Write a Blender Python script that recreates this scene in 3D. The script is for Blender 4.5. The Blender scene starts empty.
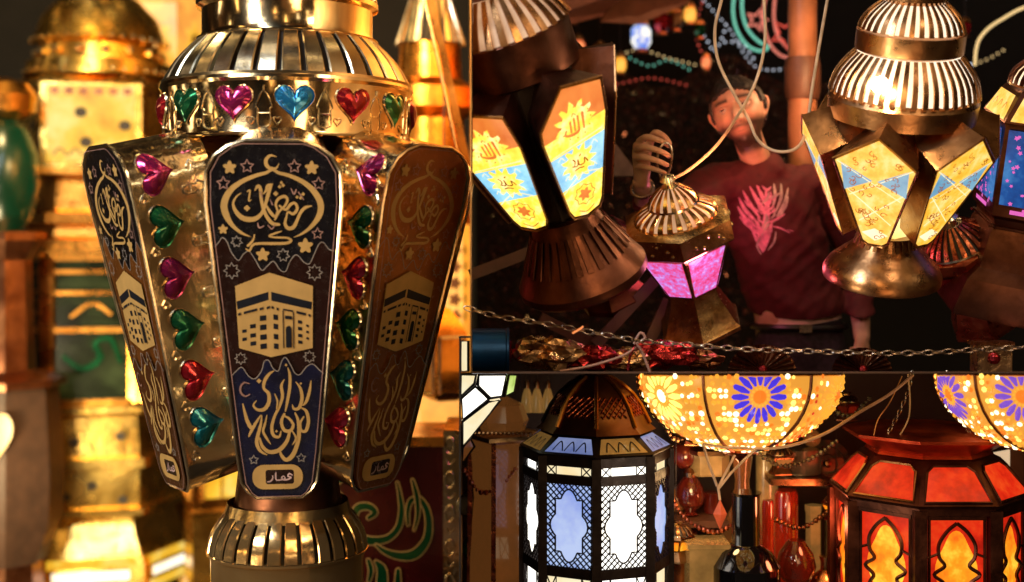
import bpy, bmesh, math, random
from math import pi, sin, cos, radians as R
from mathutils import Vector, Matrix, noise
from mathutils.bvhtree import BVHTree
random.seed(11)
S = bpy.context.scene
C = S.collection
F = 1300.0; HZ = 240.0; ZC = 2.4

def P(px, py, d):
    return Vector(((px-512)/F*d, d, ZC+(HZ-py)/F*d))

# ------------------------------------------------------------------ materials
def new_mat(name):
    m = bpy.data.materials.new(name); m.use_nodes = True
    nt = m.node_tree; b = nt.nodes['Principled BSDF']
    return m, nt, b
def N(nt, t, **k):
    n = nt.nodes.new(t)
    for a, v in k.items():
        if a.startswith('i_'): n.inputs[a[2:].replace('_', ' ')].default_value = v
        else: setattr(n, a, v)
    return n
def coord(nt, sc=(1,1,1)):
    tc = N(nt, 'ShaderNodeTexCoord'); mp = N(nt, 'ShaderNodeMapping'); mp.inputs['Scale'].default_value = sc
    nt.links.new(tc.outputs['Object'], mp.inputs['Vector']); return mp.outputs['Vector']
def ramp(nt, fac, stops):
    r = N(nt, 'ShaderNodeValToRGB'); e = r.color_ramp.elements
    while len(e) < len(stops): e.new(0.5)
    for q, (p, c) in zip(e, stops): q.position = p; q.color = (*c, 1)
    nt.links.new(fac, r.inputs['Fac']); return r.outputs['Color']
def metal(name, base, base2=None, rough=.22, bump=.25, bscale=28, dark=None, metallic=1.0, coat=0, stretch=(1,1,1), bdist=.01):
    m, nt, b = new_mat(name)
    b.inputs['Metallic'].default_value = metallic
    v = coord(nt, stretch)
    n1 = N(nt, 'ShaderNodeTexNoise', i_Scale=bscale*.35, i_Detail=5.0, i_Roughness=.6); nt.links.new(v, n1.inputs['Vector'])
    base2 = base2 or tuple(c*.62 for c in base)
    nt.links.new(ramp(nt, n1.outputs['Fac'], [(.35, base2), (.62, base)]), b.inputs['Base Color'])
    n2 = N(nt, 'ShaderNodeTexNoise', i_Scale=bscale, i_Detail=3.0); nt.links.new(v, n2.inputs['Vector'])
    mr = N(nt, 'ShaderNodeMapRange'); mr.inputs['To Min'].default_value = rough*.6; mr.inputs['To Max'].default_value = rough*1.7
    nt.links.new(n2.outputs['Fac'], mr.inputs['Value']); nt.links.new(mr.outputs['Result'], b.inputs['Roughness'])
    if bump:
        bp = N(nt, 'ShaderNodeBump', i_Strength=bump, i_Distance=bdist); nt.links.new(n2.outputs['Fac'], bp.inputs['Height'])
        nt.links.new(bp.outputs['Normal'], b.inputs['Normal'])
    b.inputs['Coat Weight'].default_value = coat
    return m
def plain(name, col, rough=.5, metallic=0, coat=0, var=.25, bump=.0, bscale=30, emit=None, es=1.0, sheen=0, coat_ior=0):
    m, nt, b = new_mat(name)
    v = coord(nt)
    n1 = N(nt, 'ShaderNodeTexNoise', i_Scale=bscale, i_Detail=4.0); nt.links.new(v, n1.inputs['Vector'])
    nt.links.new(ramp(nt, n1.outputs['Fac'], [(.3, tuple(c*(1-var) for c in col)), (.7, tuple(min(1, c*(1+var)) for c in col))]), b.inputs['Base Color'])
    b.inputs['Roughness'].default_value = rough; b.inputs['Metallic'].default_value = metallic; b.inputs['Coat Weight'].default_value = coat
    if bump:
        bp = N(nt, 'ShaderNodeBump', i_Strength=bump, i_Distance=.01); nt.links.new(n1.outputs['Fac'], bp.inputs['Height']); nt.links.new(bp.outputs['Normal'], b.inputs['Normal'])
    if coat_ior:
        b.inputs['Coat IOR'].default_value = coat_ior; b.inputs['Coat Tint'].default_value = (1,.86,.66,1); 
        n3 = N(nt, 'ShaderNodeTexNoise', i_Scale=45.0, i_Detail=8.0, i_Roughness=.7); nt.links.new(v, n3.inputs['Vector']); m3 = N(nt, 'ShaderNodeMapRange'); m3.inputs['From Min'].default_value = .35; m3.inputs['From Max'].default_value = .7; m3.inputs['To Min'].default_value = .06; m3.inputs['To Max'].default_value = .38; nt.links.new(n3.outputs['Fac'], m3.inputs['Value']); nt.links.new(m3.outputs['Result'], b.inputs['Coat Roughness'])
    if emit: b.inputs['Emission Color'].default_value = (*emit, 1); b.inputs['Emission Strength'].default_value = es
    return m
def lit(name, stops, es, scale=8, kind='noise', rough=.25, base=(.3,.25,.2)):
    """translucent printed or glass panel with a lamp behind it"""
    m, nt, b = new_mat(name)
    v = coord(nt)
    if kind == 'noise':
        t = N(nt, 'ShaderNodeTexNoise', i_Scale=scale, i_Detail=4.0, i_Roughness=.65); o = t.outputs['Fac']
    else:
        t = N(nt, 'ShaderNodeTexVoronoi', i_Scale=scale); o = t.outputs['Distance']
    nt.links.new(v, t.inputs['Vector'])
    c = ramp(nt, o, stops)
    nt.links.new(c, b.inputs['Emission Color']); b.inputs['Emission Strength'].default_value = es
    b.inputs['Base Color'].default_value = (*base, 1); b.inputs['Roughness'].default_value = rough
    return m

M = {}
M['gold'] = metal('gold_tin', (.86,.62,.3), (.62,.38,.14), .2, .22, 16)
M['gold_foil'] = metal('embossed_gold_foil', (.9,.76,.52), (.68,.48,.26), .14, .3, 14, bdist=.012)
M['gold_smooth'] = metal('smooth_gold_tin', (.88,.7,.42), (.7,.48,.24), .1, .22, 9)
M['gold_lower'] = metal('polished_gold_tin', (.95,.7,.36), (.8,.5,.2), .13, .3, 9, metallic=.9)  # copy of the gold, lightened so the lower skirt and foot look lit
M['silver'] = metal('pale_gold_rim', (.9,.8,.6), (.75,.6,.38), .18, .1, 20)
M['dark_gap'] = plain('dark_inner_tin', (.02,.012,.008), .5)  # shade of open gaps and punched holes put in as near-black
M['brass'] = metal('aged_brass', (.55,.3,.14), (.24,.11,.045), .26, .2, 22)
M['copper'] = metal('dark_copper', (.3,.13,.07), (.16,.06,.035), .3, .15, 18)
M['bronze'] = metal('red_brown_tin', (.17,.065,.04), (.07,.025,.015), .34, .3, 18)
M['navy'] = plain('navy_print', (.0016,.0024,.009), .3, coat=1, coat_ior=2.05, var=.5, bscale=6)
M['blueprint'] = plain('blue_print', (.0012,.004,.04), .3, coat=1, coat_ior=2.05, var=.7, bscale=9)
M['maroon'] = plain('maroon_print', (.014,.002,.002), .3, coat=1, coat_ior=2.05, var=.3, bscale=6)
M['amber_print'] = plain('amber_foil_print', (.48,.2,.05), .3, metallic=.75, var=.25, bscale=7, coat=1, coat_ior=1.9)  # gold reflection on the side tiles painted into the print colour
M['brown_print'] = plain('brown_foil_print', (.24,.09,.035), .3, metallic=.75, var=.3, bscale=7, coat=1, coat_ior=1.9)  # duller painted reflection for the left tile's lower zone
M['goldprint'] = plain('gold_print', (.66,.42,.15), .38, metallic=.25, var=.12, bscale=20)
M['roseprint'] = plain('rose_print', (.42,.24,.2), .4, metallic=.2)
M['greyprint'] = plain('grey_gold_print', (.34,.3,.27), .4, metallic=.2)
M['blackprint'] = plain('black_print', (.012,.014,.022), .3)
M['pinkprint'] = plain('pale_pink_print', (.6,.42,.42), .4)
for k, c in dict(heart_purple=(.42,.02,.14), heart_red=(.5,.015,.03), heart_blue=(.03,.32,.75), heart_green=(.01,.16,.06), heart_pink=(.75,.05,.16), heart_teal=(.01,.22,.27)).items():
    M[k] = metal(k+'_foil', c, tuple(x*.6 for x in c), .16, .1, 20, metallic=.75, coat=.6)
M['wood_dark'] = plain('dark_wood', (.05,.022,.012), .6, bump=.3, bscale=14)
M['wood_red'] = plain('red_brown_wood', (.13,.05,.025), .5, bump=.3, bscale=18)
M['wall_dark'] = plain('dark_stall_cloth', (.005,.003,.0025), .9, bump=.4, bscale=9)
M['wall_brown'] = plain('brown_stall_board', (.022,.008,.005), .7, bump=.4, bscale=9)
M['wall_tin'] = metal('warm_tin_sheet', (.8,.5,.22), (.45,.22,.08), .35, .3, 8)  # warm gold finish added so the partition reflects onto the side tile
M['ground'] = plain('dusty_paving', (.07,.055,.045), .85, bump=.4, bscale=5)
M['cable'] = plain('cream_cable', (.62,.42,.26), .35)
M['chrome'] = metal('steel_chain', (.4,.33,.28), (.18,.12,.09), .25, .1, 40)
M['black_iron'] = metal('black_iron', (.035,.025,.025), (.015,.01,.012), .35, .15, 40, metallic=.6)

# ------------------------------------------------------------------ mesh builder
class MB:
    def __init__(s): s.v = []; s.f = []; s.m = []; s.mats = []; s.T = Matrix.Identity(4)
    def mi(s, mat):
        if mat not in s.mats: s.mats.append(mat)
        return s.mats.index(mat)
    def add(s, verts, faces, mat):
        o = len(s.v); s.v += [tuple(s.T @ Vector(p)) for p in verts]
        k = s.mi(mat)
        for f in faces: s.f.append([i+o for i in f]); s.m.append(k)
    def box(s, a, b, mat):
        x0,y0,z0 = a; x1,y1,z1 = b
        s.add([(x0,y0,z0),(x1,y0,z0),(x1,y1,z0),(x0,y1,z0),(x0,y0,z1),(x1,y0,z1),(x1,y1,z1),(x0,y1,z1)],
              [(0,3,2,1),(4,5,6,7),(0,1,5,4),(1,2,6,5),(2,3,7,6),(3,0,4,7)], mat)
    def bar(s, p, q, w, mat, t=None, up=(0,0,1)):
        p = Vector(p); q = Vector(q); d = (q-p).normalized(); u = Vector(up)
        if abs(d.dot(u)) > .95: u = Vector((1,0,0))
        a = d.cross(u).normalized(); b = a.cross(d).normalized(); t = t or w
        vs = [c + a*x*w/2 + b*y*t/2 for c in (p, q) for x, y in ((-1,-1),(1,-1),(1,1),(-1,1))]
        s.add(vs, [(0,1,2,3),(7,6,5,4),(0,4,5,1),(1,5,6,2),(2,6,7,3),(3,7,4,0)], mat)
    def tube(s, pts, r, mat, n=8, closed=False, cap=True):
        pts = [Vector(p) for p in pts]; m_ = len(pts); rr = r if isinstance(r, (list, tuple)) else [r]*m_
        vs = []; prev = None
        for i, p in enumerate(pts):
            a = pts[i-1] if (i or closed) else p; b = pts[(i+1) % m_] if (i < m_-1 or closed) else p
            d = (b-a).normalized() if (b-a).length > 1e-9 else Vector((0,0,1))
            if prev is None:
                u = Vector((0,0,1)) if abs(d.z) < .9 else Vector((1,0,0)); x = d.cross(u).normalized()
            else:
                x = (prev - d*prev.dot(d)); x = x.normalized() if x.length > 1e-6 else d.orthogonal().normalized()
            prev = x; y = d.cross(x)
            vs += [p + (x*cos(2*pi*k/n) + y*sin(2*pi*k/n))*rr[i] for k in range(n)]
        fs = []
        for i in range(m_ if closed else m_-1):
            j = (i+1) % m_
            for k in range(n): fs.append((i*n+k, i*n+(k+1) % n, j*n+(k+1) % n, j*n+k))
        if cap and not closed: fs += [tuple(range(n))[::-1], tuple((m_-1)*n+k for k in range(n))]
        s.add(vs, fs, mat)
    def lathe(s, prof, mat, n=48, rot=0, cap=True, cen=(0,0)):
        vs = []
        for r, z in prof: vs += [(cen[0]+r*cos(rot+2*pi*k/n), cen[1]+r*sin(rot+2*pi*k/n), z) for k in range(n)]
        fs = []
        for i in range(len(prof)-1):
            for k in range(n): fs.append((i*n+k, i*n+(k+1) % n, (i+1)*n+(k+1) % n, (i+1)*n+k))
        if cap: fs += [tuple(range(n))[::-1], tuple((len(prof)-1)*n+k for k in range(n))]
        s.add(vs, fs, mat)
    def ball(s, c, r, mat, n=10, sz=1):
        c = Vector(c); vs = [c+Vector((0,0,-r*sz))]; fs = []
        h = max(4, n//2)
        for i in range(1, h):
            a = -pi/2+pi*i/h
            vs += [c+Vector((r*cos(a)*cos(2*pi*k/n), r*cos(a)*sin(2*pi*k/n), r*sz*sin(a))) for k in range(n)]
        vs.append(c+Vector((0,0,r*sz))); L = len(vs)-1
        for k in range(n): fs.append((0, 1+(k+1) % n, 1+k)); fs.append((L, L-n+k, L-n+(k+1) % n))
        for i in range(h-2):
            for k in range(n): fs.append((1+i*n+k, 1+i*n+(k+1) % n, 1+(i+1)*n+(k+1) % n, 1+(i+1)*n+k))
        s.add(vs, fs, mat)
    def slats(s, r0, z0, r1, z1, n, fill, mat, th, bulge=0, twist=0, seg=5, a0=0):
        """metal strips between two radii with open gaps"""
        for k in range(n):
            a = a0+2*pi*k/n; w = 2*pi/n*fill; vs = []
            for i in range(seg+1):
                t = i/seg; r = r0+(r1-r0)*t+bulge*sin(pi*t); z = z0+(z1-z0)*t; tw = twist*t
                for q, rr in ((-.5, r), (-.42, r+th), (.42, r+th), (.5, r)):
                    an = a+tw+q*w; vs.append((rr*cos(an), rr*sin(an), z))
            fs = []
            for i in range(seg):
                for q in range(3): fs.append((i*4+q, i*4+q+1, i*4+q+5, i*4+q+4))
                fs.append((i*4, i*4+4, i*4+7, i*4+3))
            s.add(vs, fs, mat)
    def obj(s, name, parent=None, smooth=30):
        me = bpy.data.meshes.new(name); me.from_pydata(s.v, [], s.f)
        for mt in s.mats: me.materials.append(mt)
        for p, k in zip(me.polygons, s.m): p.material_index = k
        me.update()
        bm = bmesh.new(); bm.from_mesh(me); bmesh.ops.recalc_face_normals(bm, faces=bm.faces) if s.closed_ok() else None; bm.to_mesh(me); bm.free()
        if smooth:
            me.shade_smooth(); me.set_sharp_from_angle(angle=R(smooth))
        o = bpy.data.objects.new(name, me); C.objects.link(o)
        if parent: o.parent = parent
        return o
    def closed_ok(s): return True

def cr(pts, k=6, closed=False):
    """Catmull-Rom through points of any dimension"""
    n = len(pts); out = []
    rng = range(n if closed else n-1)
    g = (lambda i: pts[i % n]) if closed else (lambda i: pts[max(0, min(n-1, i))])
    for i in rng:
        a, b, c, d = g(i-1), g(i), g(i+1), g(i+2)
        for j in range(k):
            t = j/k
            out.append(tuple(.5*((2*b[q])+(-a[q]+c[q])*t+(2*a[q]-5*b[q]+4*c[q]-d[q])*t*t+(-a[q]+3*b[q]-3*c[q]+d[q])*t**3) for q in range(len(b))))
    if not closed: out.append(tuple(pts[-1]))
    return out

class Art:
    """flat printed or embossed work on a surface; map(x, y, h) gives the 3D point"""
    def __init__(s, mb, mp, h0=.0012, dh=.00006): s.mb = mb; s.mp = mp; s.h = h0; s.dh = dh
    def nxt(s): s.h += s.dh; return s.h
    def poly(s, pts, mat):
        h = s.nxt(); s.mb.add([s.mp(x, y, h) for x, y in pts], [tuple(range(len(pts)))], mat)
    def stroke(s, pts, w, mat, k=6, closed=False, conv=None, lift=0, smooth=True):
        p3 = []
        for i, p in enumerate(pts):
            ww = p[2] if len(p) > 2 else w
            x, y = (conv(p[0], p[1]) if conv else (p[0], p[1])); p3.append((x, y, ww))
        if smooth: p3 = cr(p3, k, closed)
        h = s.nxt()+lift; n = len(p3); L = []; Rr = []
        for i, (x, y, ww) in enumerate(p3):
            a = p3[i-1] if (i or closed) else p3[i]; b = p3[(i+1) % n] if (i < n-1 or closed) else p3[i]
            dx, dy = b[0]-a[0], b[1]-a[1]; l = math.hypot(dx, dy) or 1; nx, ny = -dy/l*ww/2, dx/l*ww/2
            hh = h+i*s.dh*.05
            L.append((x+nx, y+ny, hh)); Rr.append((x-nx, y-ny, hh))
        vs = [s.mp(*q) for q in L]+[s.mp(*q) for q in Rr]
        fs = [(i, (i+1) % n, n+(i+1) % n, n+i) for i in range(n if closed else n-1)]
        s.mb.add(vs, fs, mat)
        if not closed:
            for q in (0, -1):
                x, y, ww = p3[q]
                if ww > .5: s.disc(x, y, ww/2*.98, mat, 8)
    def wire(s, pts, r, mat, closed=False, k=5, conv=None, lift=.001):
        p3 = [(conv(*p) if conv else p) for p in pts]; p3 = cr(p3, k, closed)
        s.mb.tube([s.mp(x, y, lift) for x, y in p3], r, mat, n=5, closed=closed)
    def disc(s, x, y, r, mat, n=14, ry=None, a=0):
        ry = ry or r; s.poly([(x+r*cos(t)*cos(a)-ry*sin(t)*sin(a), y+r*cos(t)*sin(a)+ry*sin(t)*cos(a)) for t in [2*pi*i/n for i in range(n)]], mat)
    def flower(s, x, y, r, mat, n=5, rot=0):
        s.poly([(x+r*(.8+.2*cos(n*t))*cos(t+rot), y+r*(.8+.2*cos(n*t))*sin(t+rot)) for t in [2*pi*i/40 for i in range(40)]], mat)
    def star(s, x, y, r, mat, n=5, inner=.5, w=.8, rot=-pi/2):
        pts = [(x+(r if i % 2 == 0 else r*inner)*cos(rot+pi*i/n), y+(r if i % 2 == 0 else r*inner)*sin(rot+pi*i/n)) for i in range(2*n)]
        s.stroke(pts, w, mat, closed=True, smooth=False)
    def starfill(s, x, y, r, mat, n=5, inner=.5, rot=-pi/2):
        s.poly([(x+(r if i % 2 == 0 else r*inner)*cos(rot+pi*i/n), y+(r if i % 2 == 0 else r*inner)*sin(rot+pi*i/n)) for i in range(2*n)], mat)

def heart_pts(n=28):
    o = []
    for i in range(n):
        t = 2*pi*i/n
        o.append((16*sin(t)**3/17, (13*cos(t)-5*cos(2*t)-2*cos(3*t)-cos(4*t)+2)/17))
    return o
HP = heart_pts()
def add_heart(mb, mp, cx, cy, r, mat, rim, rot=0, hgt=.014, sx=1.0):
    def pt(x, y, h):
        x *= sx
        return mp(cx+r*(x*cos(rot)-y*sin(rot)), cy+r*(x*sin(rot)+y*cos(rot)), h)
    rings = [(1.16, .001, rim), (1.1, .006, rim), (1.0, .004, mat), (.72, hgt, mat), (.3, hgt*1.35, mat)]
    n = len(HP)
    for a, b in zip(rings[:-1], rings[1:]):
        vs = [pt(x*a[0], y*a[0], a[1]) for x, y in HP]+[pt(x*b[0], y*b[0], b[1]) for x, y in HP]
        mb.add(vs, [(i, (i+1) % n, n+(i+1) % n, n+i) for i in range(n)], b[2])
    vs = [pt(x*.3, y*.3, hgt*1.35) for x, y in HP]+[pt(0, 0, hgt*1.45)]
    mb.add(vs, [(i, (i+1) % n, n) for i in range(n)], mat)

# ------------------------------------------------------------------ tagging
def tag(o, label=None, cat=None, group=None, kind=None):
    if label: o['label'] = label
    if cat: o['category'] = cat
    if group: o['group'] = group
    if kind: o['kind'] = kind
    return o
def empty(name, label, cat, group=None):
    o = bpy.data.objects.new(name, None); C.objects.link(o); o.empty_display_size = .1
    return tag(o, label, cat, group)
def place(o, px, py, d, h=0, pitch=0, roll=0, yaw=0):
    """stand the thing so that its local point (0,0,h) shows at the given place"""
    rot = Matrix.Rotation(R(roll), 4, 'Y') @ Matrix.Rotation(R(pitch), 4, 'X') @ Matrix.Rotation(R(yaw), 4, 'Z')
    o.matrix_world = Matrix.Translation(P(px, py, d) - (rot @ Vector((0,0,h)))) @ rot
    return o
def copyo(o, parent=None):
    c = o.copy(); C.objects.link(c)
    if parent: c.parent = parent
    return c

# ------------------------------------------------------------------ setting
def struct(mb, name, smooth=0): return tag(mb.obj(name, smooth=smooth), kind='structure')
g = MB(); g.add([(-40,-30,0),(40,-30,0),(40,60,0),(-40,60,0)], [(0,1,2,3)], M['ground']); struct(g, 'ground')
w = MB(); w.box((-9, 9.2, 0), (9, 9.35, 7), M['wall_dark']); struct(w, 'back_wall')
DW = 4.22
def radial_board(a, b, d0, d1, th, mat, name, label=None, cat='partition'):
    """board whose plane runs from front to back between two sight lines"""
    mb = MB(); pa0, pb0, pa1, pb1 = P(*a, d0), P(*b, d0), P(*a, d1), P(*b, d1)
    nrm = (pb0-pa0).cross(pa1-pa0).normalized()*th/2
    vs = [p+s*nrm for s in (-1, 1) for p in (pa0, pb0, pb1, pa1)]
    mb.add(vs, [(0,1,2,3),(7,6,5,4),(0,4,5,1),(1,5,6,2),(2,6,7,3),(3,7,4,0)], mat)
    o = mb.obj(name, smooth=0); tag(o, kind='structure'); return o
radial_board((471, -260), (471, 372), 3.05, 9.15, .0015, M['wall_tin'], 'partition_wall')
radial_board((460, 337), (460, 1100), 3.05, 4.3, .003, M['wall_dark'], 'partition_wall')
radial_board((459, 337), (471, 337), 3.05, 4.3, .003, M['wall_dark'], 'partition_wall')
o = radial_board((471, 372.5), (1500, 372.5), 3.1, DW+.05, .004, M['wood_dark'], 'shelf_board')
w = MB(); a = P(462, 372, DW); b = P(1500, 372, DW); w.box((a.x, DW, 0), (b.x, DW+.04, a.z-.004), M['wall_brown']); struct(w, 'counter_back_wall')
w = MB(); w.box((P(460,0,4.4).x, 4.32, 0), (6, 8.8, 1.12), M['wood_dark']); struct(w, 'raised_floor')

# =================================================================== THE LARGE LANTERN (left)
K = 1/400.
z1 = lambda a, b: (215+a/4.656, 145+b/4.656)
z2 = lambda a, b: (225+a/5.29, 255+b/5.29)
z3 = lambda a, b: (235+a/3.88, 350+b/3.88)
def half_w(row):
    t = [(140,24),(146,42),(155,55),(170,63.5),(200,64.5),(260,59),(350,50.5),(450,41),(482,37),(492,31),(499,22)]
    for (r0, w0), (r1, w1) in zip(t[:-1], t[1:]):
        if r0 <= row <= r1: return w0+(w1-w0)*(row-r0)/(r1-r0)
    return t[-1][1]
OUT_ROWS = [140,143,146,150,155,162,170,185,200,230,260,300,350,400,450,470,482,488,492,496,499]
CX = 279
def tile_art(mb, tone=0):  # tone swaps side tile colours for painted gold reflections
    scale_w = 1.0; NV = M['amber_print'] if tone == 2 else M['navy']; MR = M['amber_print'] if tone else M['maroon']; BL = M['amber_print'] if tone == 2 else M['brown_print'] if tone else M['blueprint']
    mp = lambda x, y, h: ((x-CX)*K*scale_w, -h, (320-y)*K)
    A = Art(mb, mp, .0006)
    G, RS, GY = M['goldprint'], M['roseprint'], M['greyprint']
    out = lambda inset: [(CX-half_w(r)+inset, r) for r in OUT_ROWS]+[(CX+half_w(r)-inset, r) for r in OUT_ROWS[::-1]]
    A.poly([(x, min(max(y, 142), 497)) for x, y in out(2)], MR)
    # navy top zone down to the wavy line
    wave = [z1(*p) for p in [(18,452),(45,430),(60,412),(80,430),(100,480),(130,515),(155,485),(180,475),(205,510),(235,560),(262,540),(290,520),(320,560),(345,565),(365,520),(395,490),(430,525),(455,530),(475,490),(500,440),(520,435),(545,465),(578,472)]]
    wv = cr(wave, 4)
    rows = [r for r in OUT_ROWS if r < 232]
    lo = lambda x, r: max(CX-half_w(r)+2.2, min(CX+half_w(r)-2.2, x))
    A.poly([(CX-half_w(r)+2.2, max(r, 142.4)) for r in rows[::-1]][::-1][::-1]+[(CX+half_w(r)-2.2, max(r, 142.4)) for r in rows]+[(lo(x, y), y) for x, y in wv[::-1]], NV)
    A.stroke([(lo(x, y), y, .9) for x, y in wave], .9, GY)
    # onion-shaped medallion
    med = [(188,408,2),(150,392,10),(110,360,15),(82,315,24),(72,262,26),(98,205,22),(150,163,17),(215,135,14),(262,122,12),(293,108,10),(322,122,12),(372,135,14),(432,163,18),(480,205,22),(508,258,24),(502,310,22),(468,358,15),(425,392,9),(385,410,2)]
    A.stroke([(a, b, c/3.9) for a, b, c in med], 2, G, conv=z1)
    A.stroke([(278,108,1.2),(290,100,2.6),(304,108,1.2)], 2, G, conv=z1)
    A.stroke([(a, b, c/3.9) for a, b, c in [(312,50,2),(285,45,9),(266,62,13),(266,86,14),(285,104,12),(310,100,8),(322,80,2)]], 2, G, conv=z1)
    S1 = [
     [(150,212,3),(128,228,6),(113,258,9),(125,295,15),(158,325,19),(205,328,18),(238,305,13),(258,262,12),(272,215,14),(285,175,12)],
     [(212,200,4),(226,180,12),(238,196,13),(240,240,12),(255,300,13),(285,345,14),(318,352,10)],
     [(250,215,4),(262,200,9),(270,178,10),(292,172,5)],
     [(262,268,8),(282,300,12),(300,316,9),(312,292,8),(305,262,9),(318,236,11),(345,226,12),(358,240,10),(348,265,9),(322,292,8),(300,330,7)],
     [(322,268,8),(350,285,10),(372,262,11),(392,256,10),(402,280,11),(384,304,11),(360,296,8),(352,318,7)],
     [(352,318,8),(346,350,12),(362,370,14),(385,362,14),(402,330,12),(418,296,12),(440,275,11),(468,268,4)],
     [(175,448,10),(198,424,8),(206,398,5)], [(165,462,4),(182,470,8),(196,446,9),(222,438,10),(290,438,11),(350,436,11),(372,424,10),(352,412,8),(300,410,7),(272,404,6),(298,392,8),(330,382,3)]]
    for q in S1: A.stroke([(a, b, c/3.9) for a, b, c in q], 2, G, conv=z1)
    for q in [[(178,205,4),(190,200,6),(184,245,6),(196,240,2)], [(375,190,3),(388,215,6),(398,196,5)], [(222,345,4),(228,366,6),(250,358,3)], [(268,355,3),(285,372,5),(300,352,3)], [(245,230,3),(236,205,5)], [(280,240,3),(290,262,5)], [(408,205,3),(420,222,6),(432,240,3)]]:
        A.stroke([(a, b, c/3.9) for a, b, c in q], 1, RS if q[0][0] > 200 else G, conv=z1)
    for a, b, r in [(175,278,15),(306,213,12),(324,182,9),(340,176,9),(332,164,8),(402,228,8),(430,214,9),(418,232,8)]:
        x, y = z1(a, b); rr = r/4.656; A.poly([(x-rr, y), (x, y-rr), (x+rr, y), (x, y+rr)], G)
    for a, b, r, m_ in [(102,98,31,G),(470,98,32,M['goldprint']),(65,373,23,G),(242,488,32,G),(437,448,36,G)]:
        x, y = z1(a, b); A.flower(x, y, r/4.656, m_, rot=-pi/2)
    for a, b, r in [(180,92,30),(392,92,30),(72,168,30),(500,168,30),(493,392,26)]:
        x, y = z1(a, b); A.star(x, y, r/4.656, RS, w=1.3)
    for a, b, r in [(125,428,26),(335,490,30)]:
        x, y = z1(a, b); A.star(x, y, r/4.656, GY, n=7, inner=.6, w=1.2)
    for a, b, r in [(60,55,42),(490,65,42),(95,518,32),(458,512,32)]:
        x, y = z2(a, b); A.star(x, y, r/5.29, GY, n=8, inner=.62, w=1.2)
    # the cubic building
    A.poly([z2(*p) for p in [(75,135),(255,65),(480,135),(475,465),(255,512),(88,462)]], G)
    A.poly([z2(*p) for p in [(80,215),(248,165),(248,208),(85,258)]], M['blackprint'])
    A.poly([z2(*p) for p in [(262,165),(475,220),(472,260),(262,212)]], M['blackprint'])
    def win(a, b, w_, h_, sk=0):
        A.poly([z2(a-w_/2, b-h_/2-sk), z2(a+w_/2, b-h_/2+sk), z2(a+w_/2, b+h_/2+sk), z2(a-w_/2, b+h_/2-sk)], M['blackprint'])
    for a, b in [(118,372),(118,415)]: win(a, b, 24, 17, -2)
    for a, b in [(163,346),(163,395),(163,438)]: win(a, b, 30, 22, -2)
    for a, b in [(217,303),(217,352),(217,404),(217,453)]: win(a, b, 34, 28, -2)
    for a, b in [(283,299),(283,348),(283,402),(283,453)]: win(a, b, 24, 28, 2)
    for a, b in [(410,325),(410,360),(410,397),(410,432)]: win(a, b, 22, 17, 2)
    for a, b in [(449,345),(449,378),(449,412)]: win(a, b, 13, 12, 2)
    for a, b, w_, sk in [(95,281,16,-2),(152,266,70,-9),(210,253,20,-3),(246,247,18,-3),(268,247,12,2),(294,255,12,2),(417,278,50,6),(461,290,12,2)]: win(a, b, w_, 13, sk)
    win(322, 362, 5, 200, 0); win(376, 368, 5, 195, 0); win(349, 262, 54, 8, 5); win(350, 300, 36, 17, 2); win(350, 410, 30, 100, 0)
    x, y = z2(350, 358); A.disc(x, y, 14/5.29, M['blackprint'])
    # lower zone
    w3 = [z3(*p) for p in [(-2,75),(10,62),(35,45),(60,80),(85,90),(110,60),(122,22),(140,20),(155,50),(175,60),(190,20),(205,8),(225,40),(240,70),(260,75),(285,45),(310,35),(335,58),(350,72)]]
    rows = [r for r in OUT_ROWS if r > 372]
    A.poly([(lo(x, y), y) for x, y in cr(w3, 4)]+[(CX+half_w(r)-2.2, min(r, 496.5)) for r in rows]+[(CX-half_w(r)+2.2, min(r, 496.5)) for r in rows[::-1]], BL)
    A.stroke([(lo(x, y), y, .9) for x, y in w3], .9, GY)
    S3 = [
     [(35,190,4),(42,225,9),(52,262,12),(68,288,12),(84,266,9),(104,236,4)], [(74,286,8),(62,306,9),(55,322,4)],
     [(158,60,3),(140,72,9),(122,98,11),(118,128,9),(136,150,11),(136,185,12),(118,212,12),(92,214,9),(76,196,6),(88,178,3)],
     [(198,95,3),(186,120,9),(190,160,10),(178,200,9),(158,240,9),(146,285,10),(152,318,10),(174,324,8),(182,300,3)],
     [(213,48,3),(220,80,9),(218,130,10),(208,185,9),(200,222,4)],
     [(243,105,3),(260,130,9),(266,170,11),(254,208,11),(234,212,8),(228,196,3)],
     [(302,100,3),(296,140,9),(284,180,10),(270,198,5)], [(262,208,4),(282,222,10),(290,262,11),(280,300,11),(262,300,8),(258,270,8),(272,244,5)],
     [(238,228,5),(250,262,10),(252,318,13),(240,370,14),(222,405,15),(200,418,13),(182,400,10),(176,376,4)],
     [(196,232,8),(184,262,10),(194,296,11),(218,300,11),(230,276,9),(214,250,8),(196,240,5)], [(216,300,8),(204,342,12),(172,378,14),(134,384,13),(108,362,11),(98,328,6)],
     [(108,236,3),(104,268,8),(94,305,11),(86,345,12),(98,378,10),(124,396,4)], [(128,236,3),(120,270,7),(112,300,8),(126,330,8),(140,352,3)], [(160,150,3),(170,180,6),(166,210,3)], [(226,300,4),(240,330,7),(226,356,3)]]
    for q in S3: A.stroke([(a, b, c/3.2) for a, b, c in q], 2, G, conv=z3)
    for a, b, r in [(100,98,10),(206,36,6),(164,300,6),(262,110,5)]:
        x, y = z3(a, b); A.poly([(x-r/3.88, y), (x, y-r/3.88), (x+r/3.88, y), (x, y+r/3.88)], G)
    A.stroke([(62,108,1),(42,104,1.6),(28,122,2),(30,145,2),(46,158,1.6),(64,150,1)], 1, RS, conv=z3)
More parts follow.
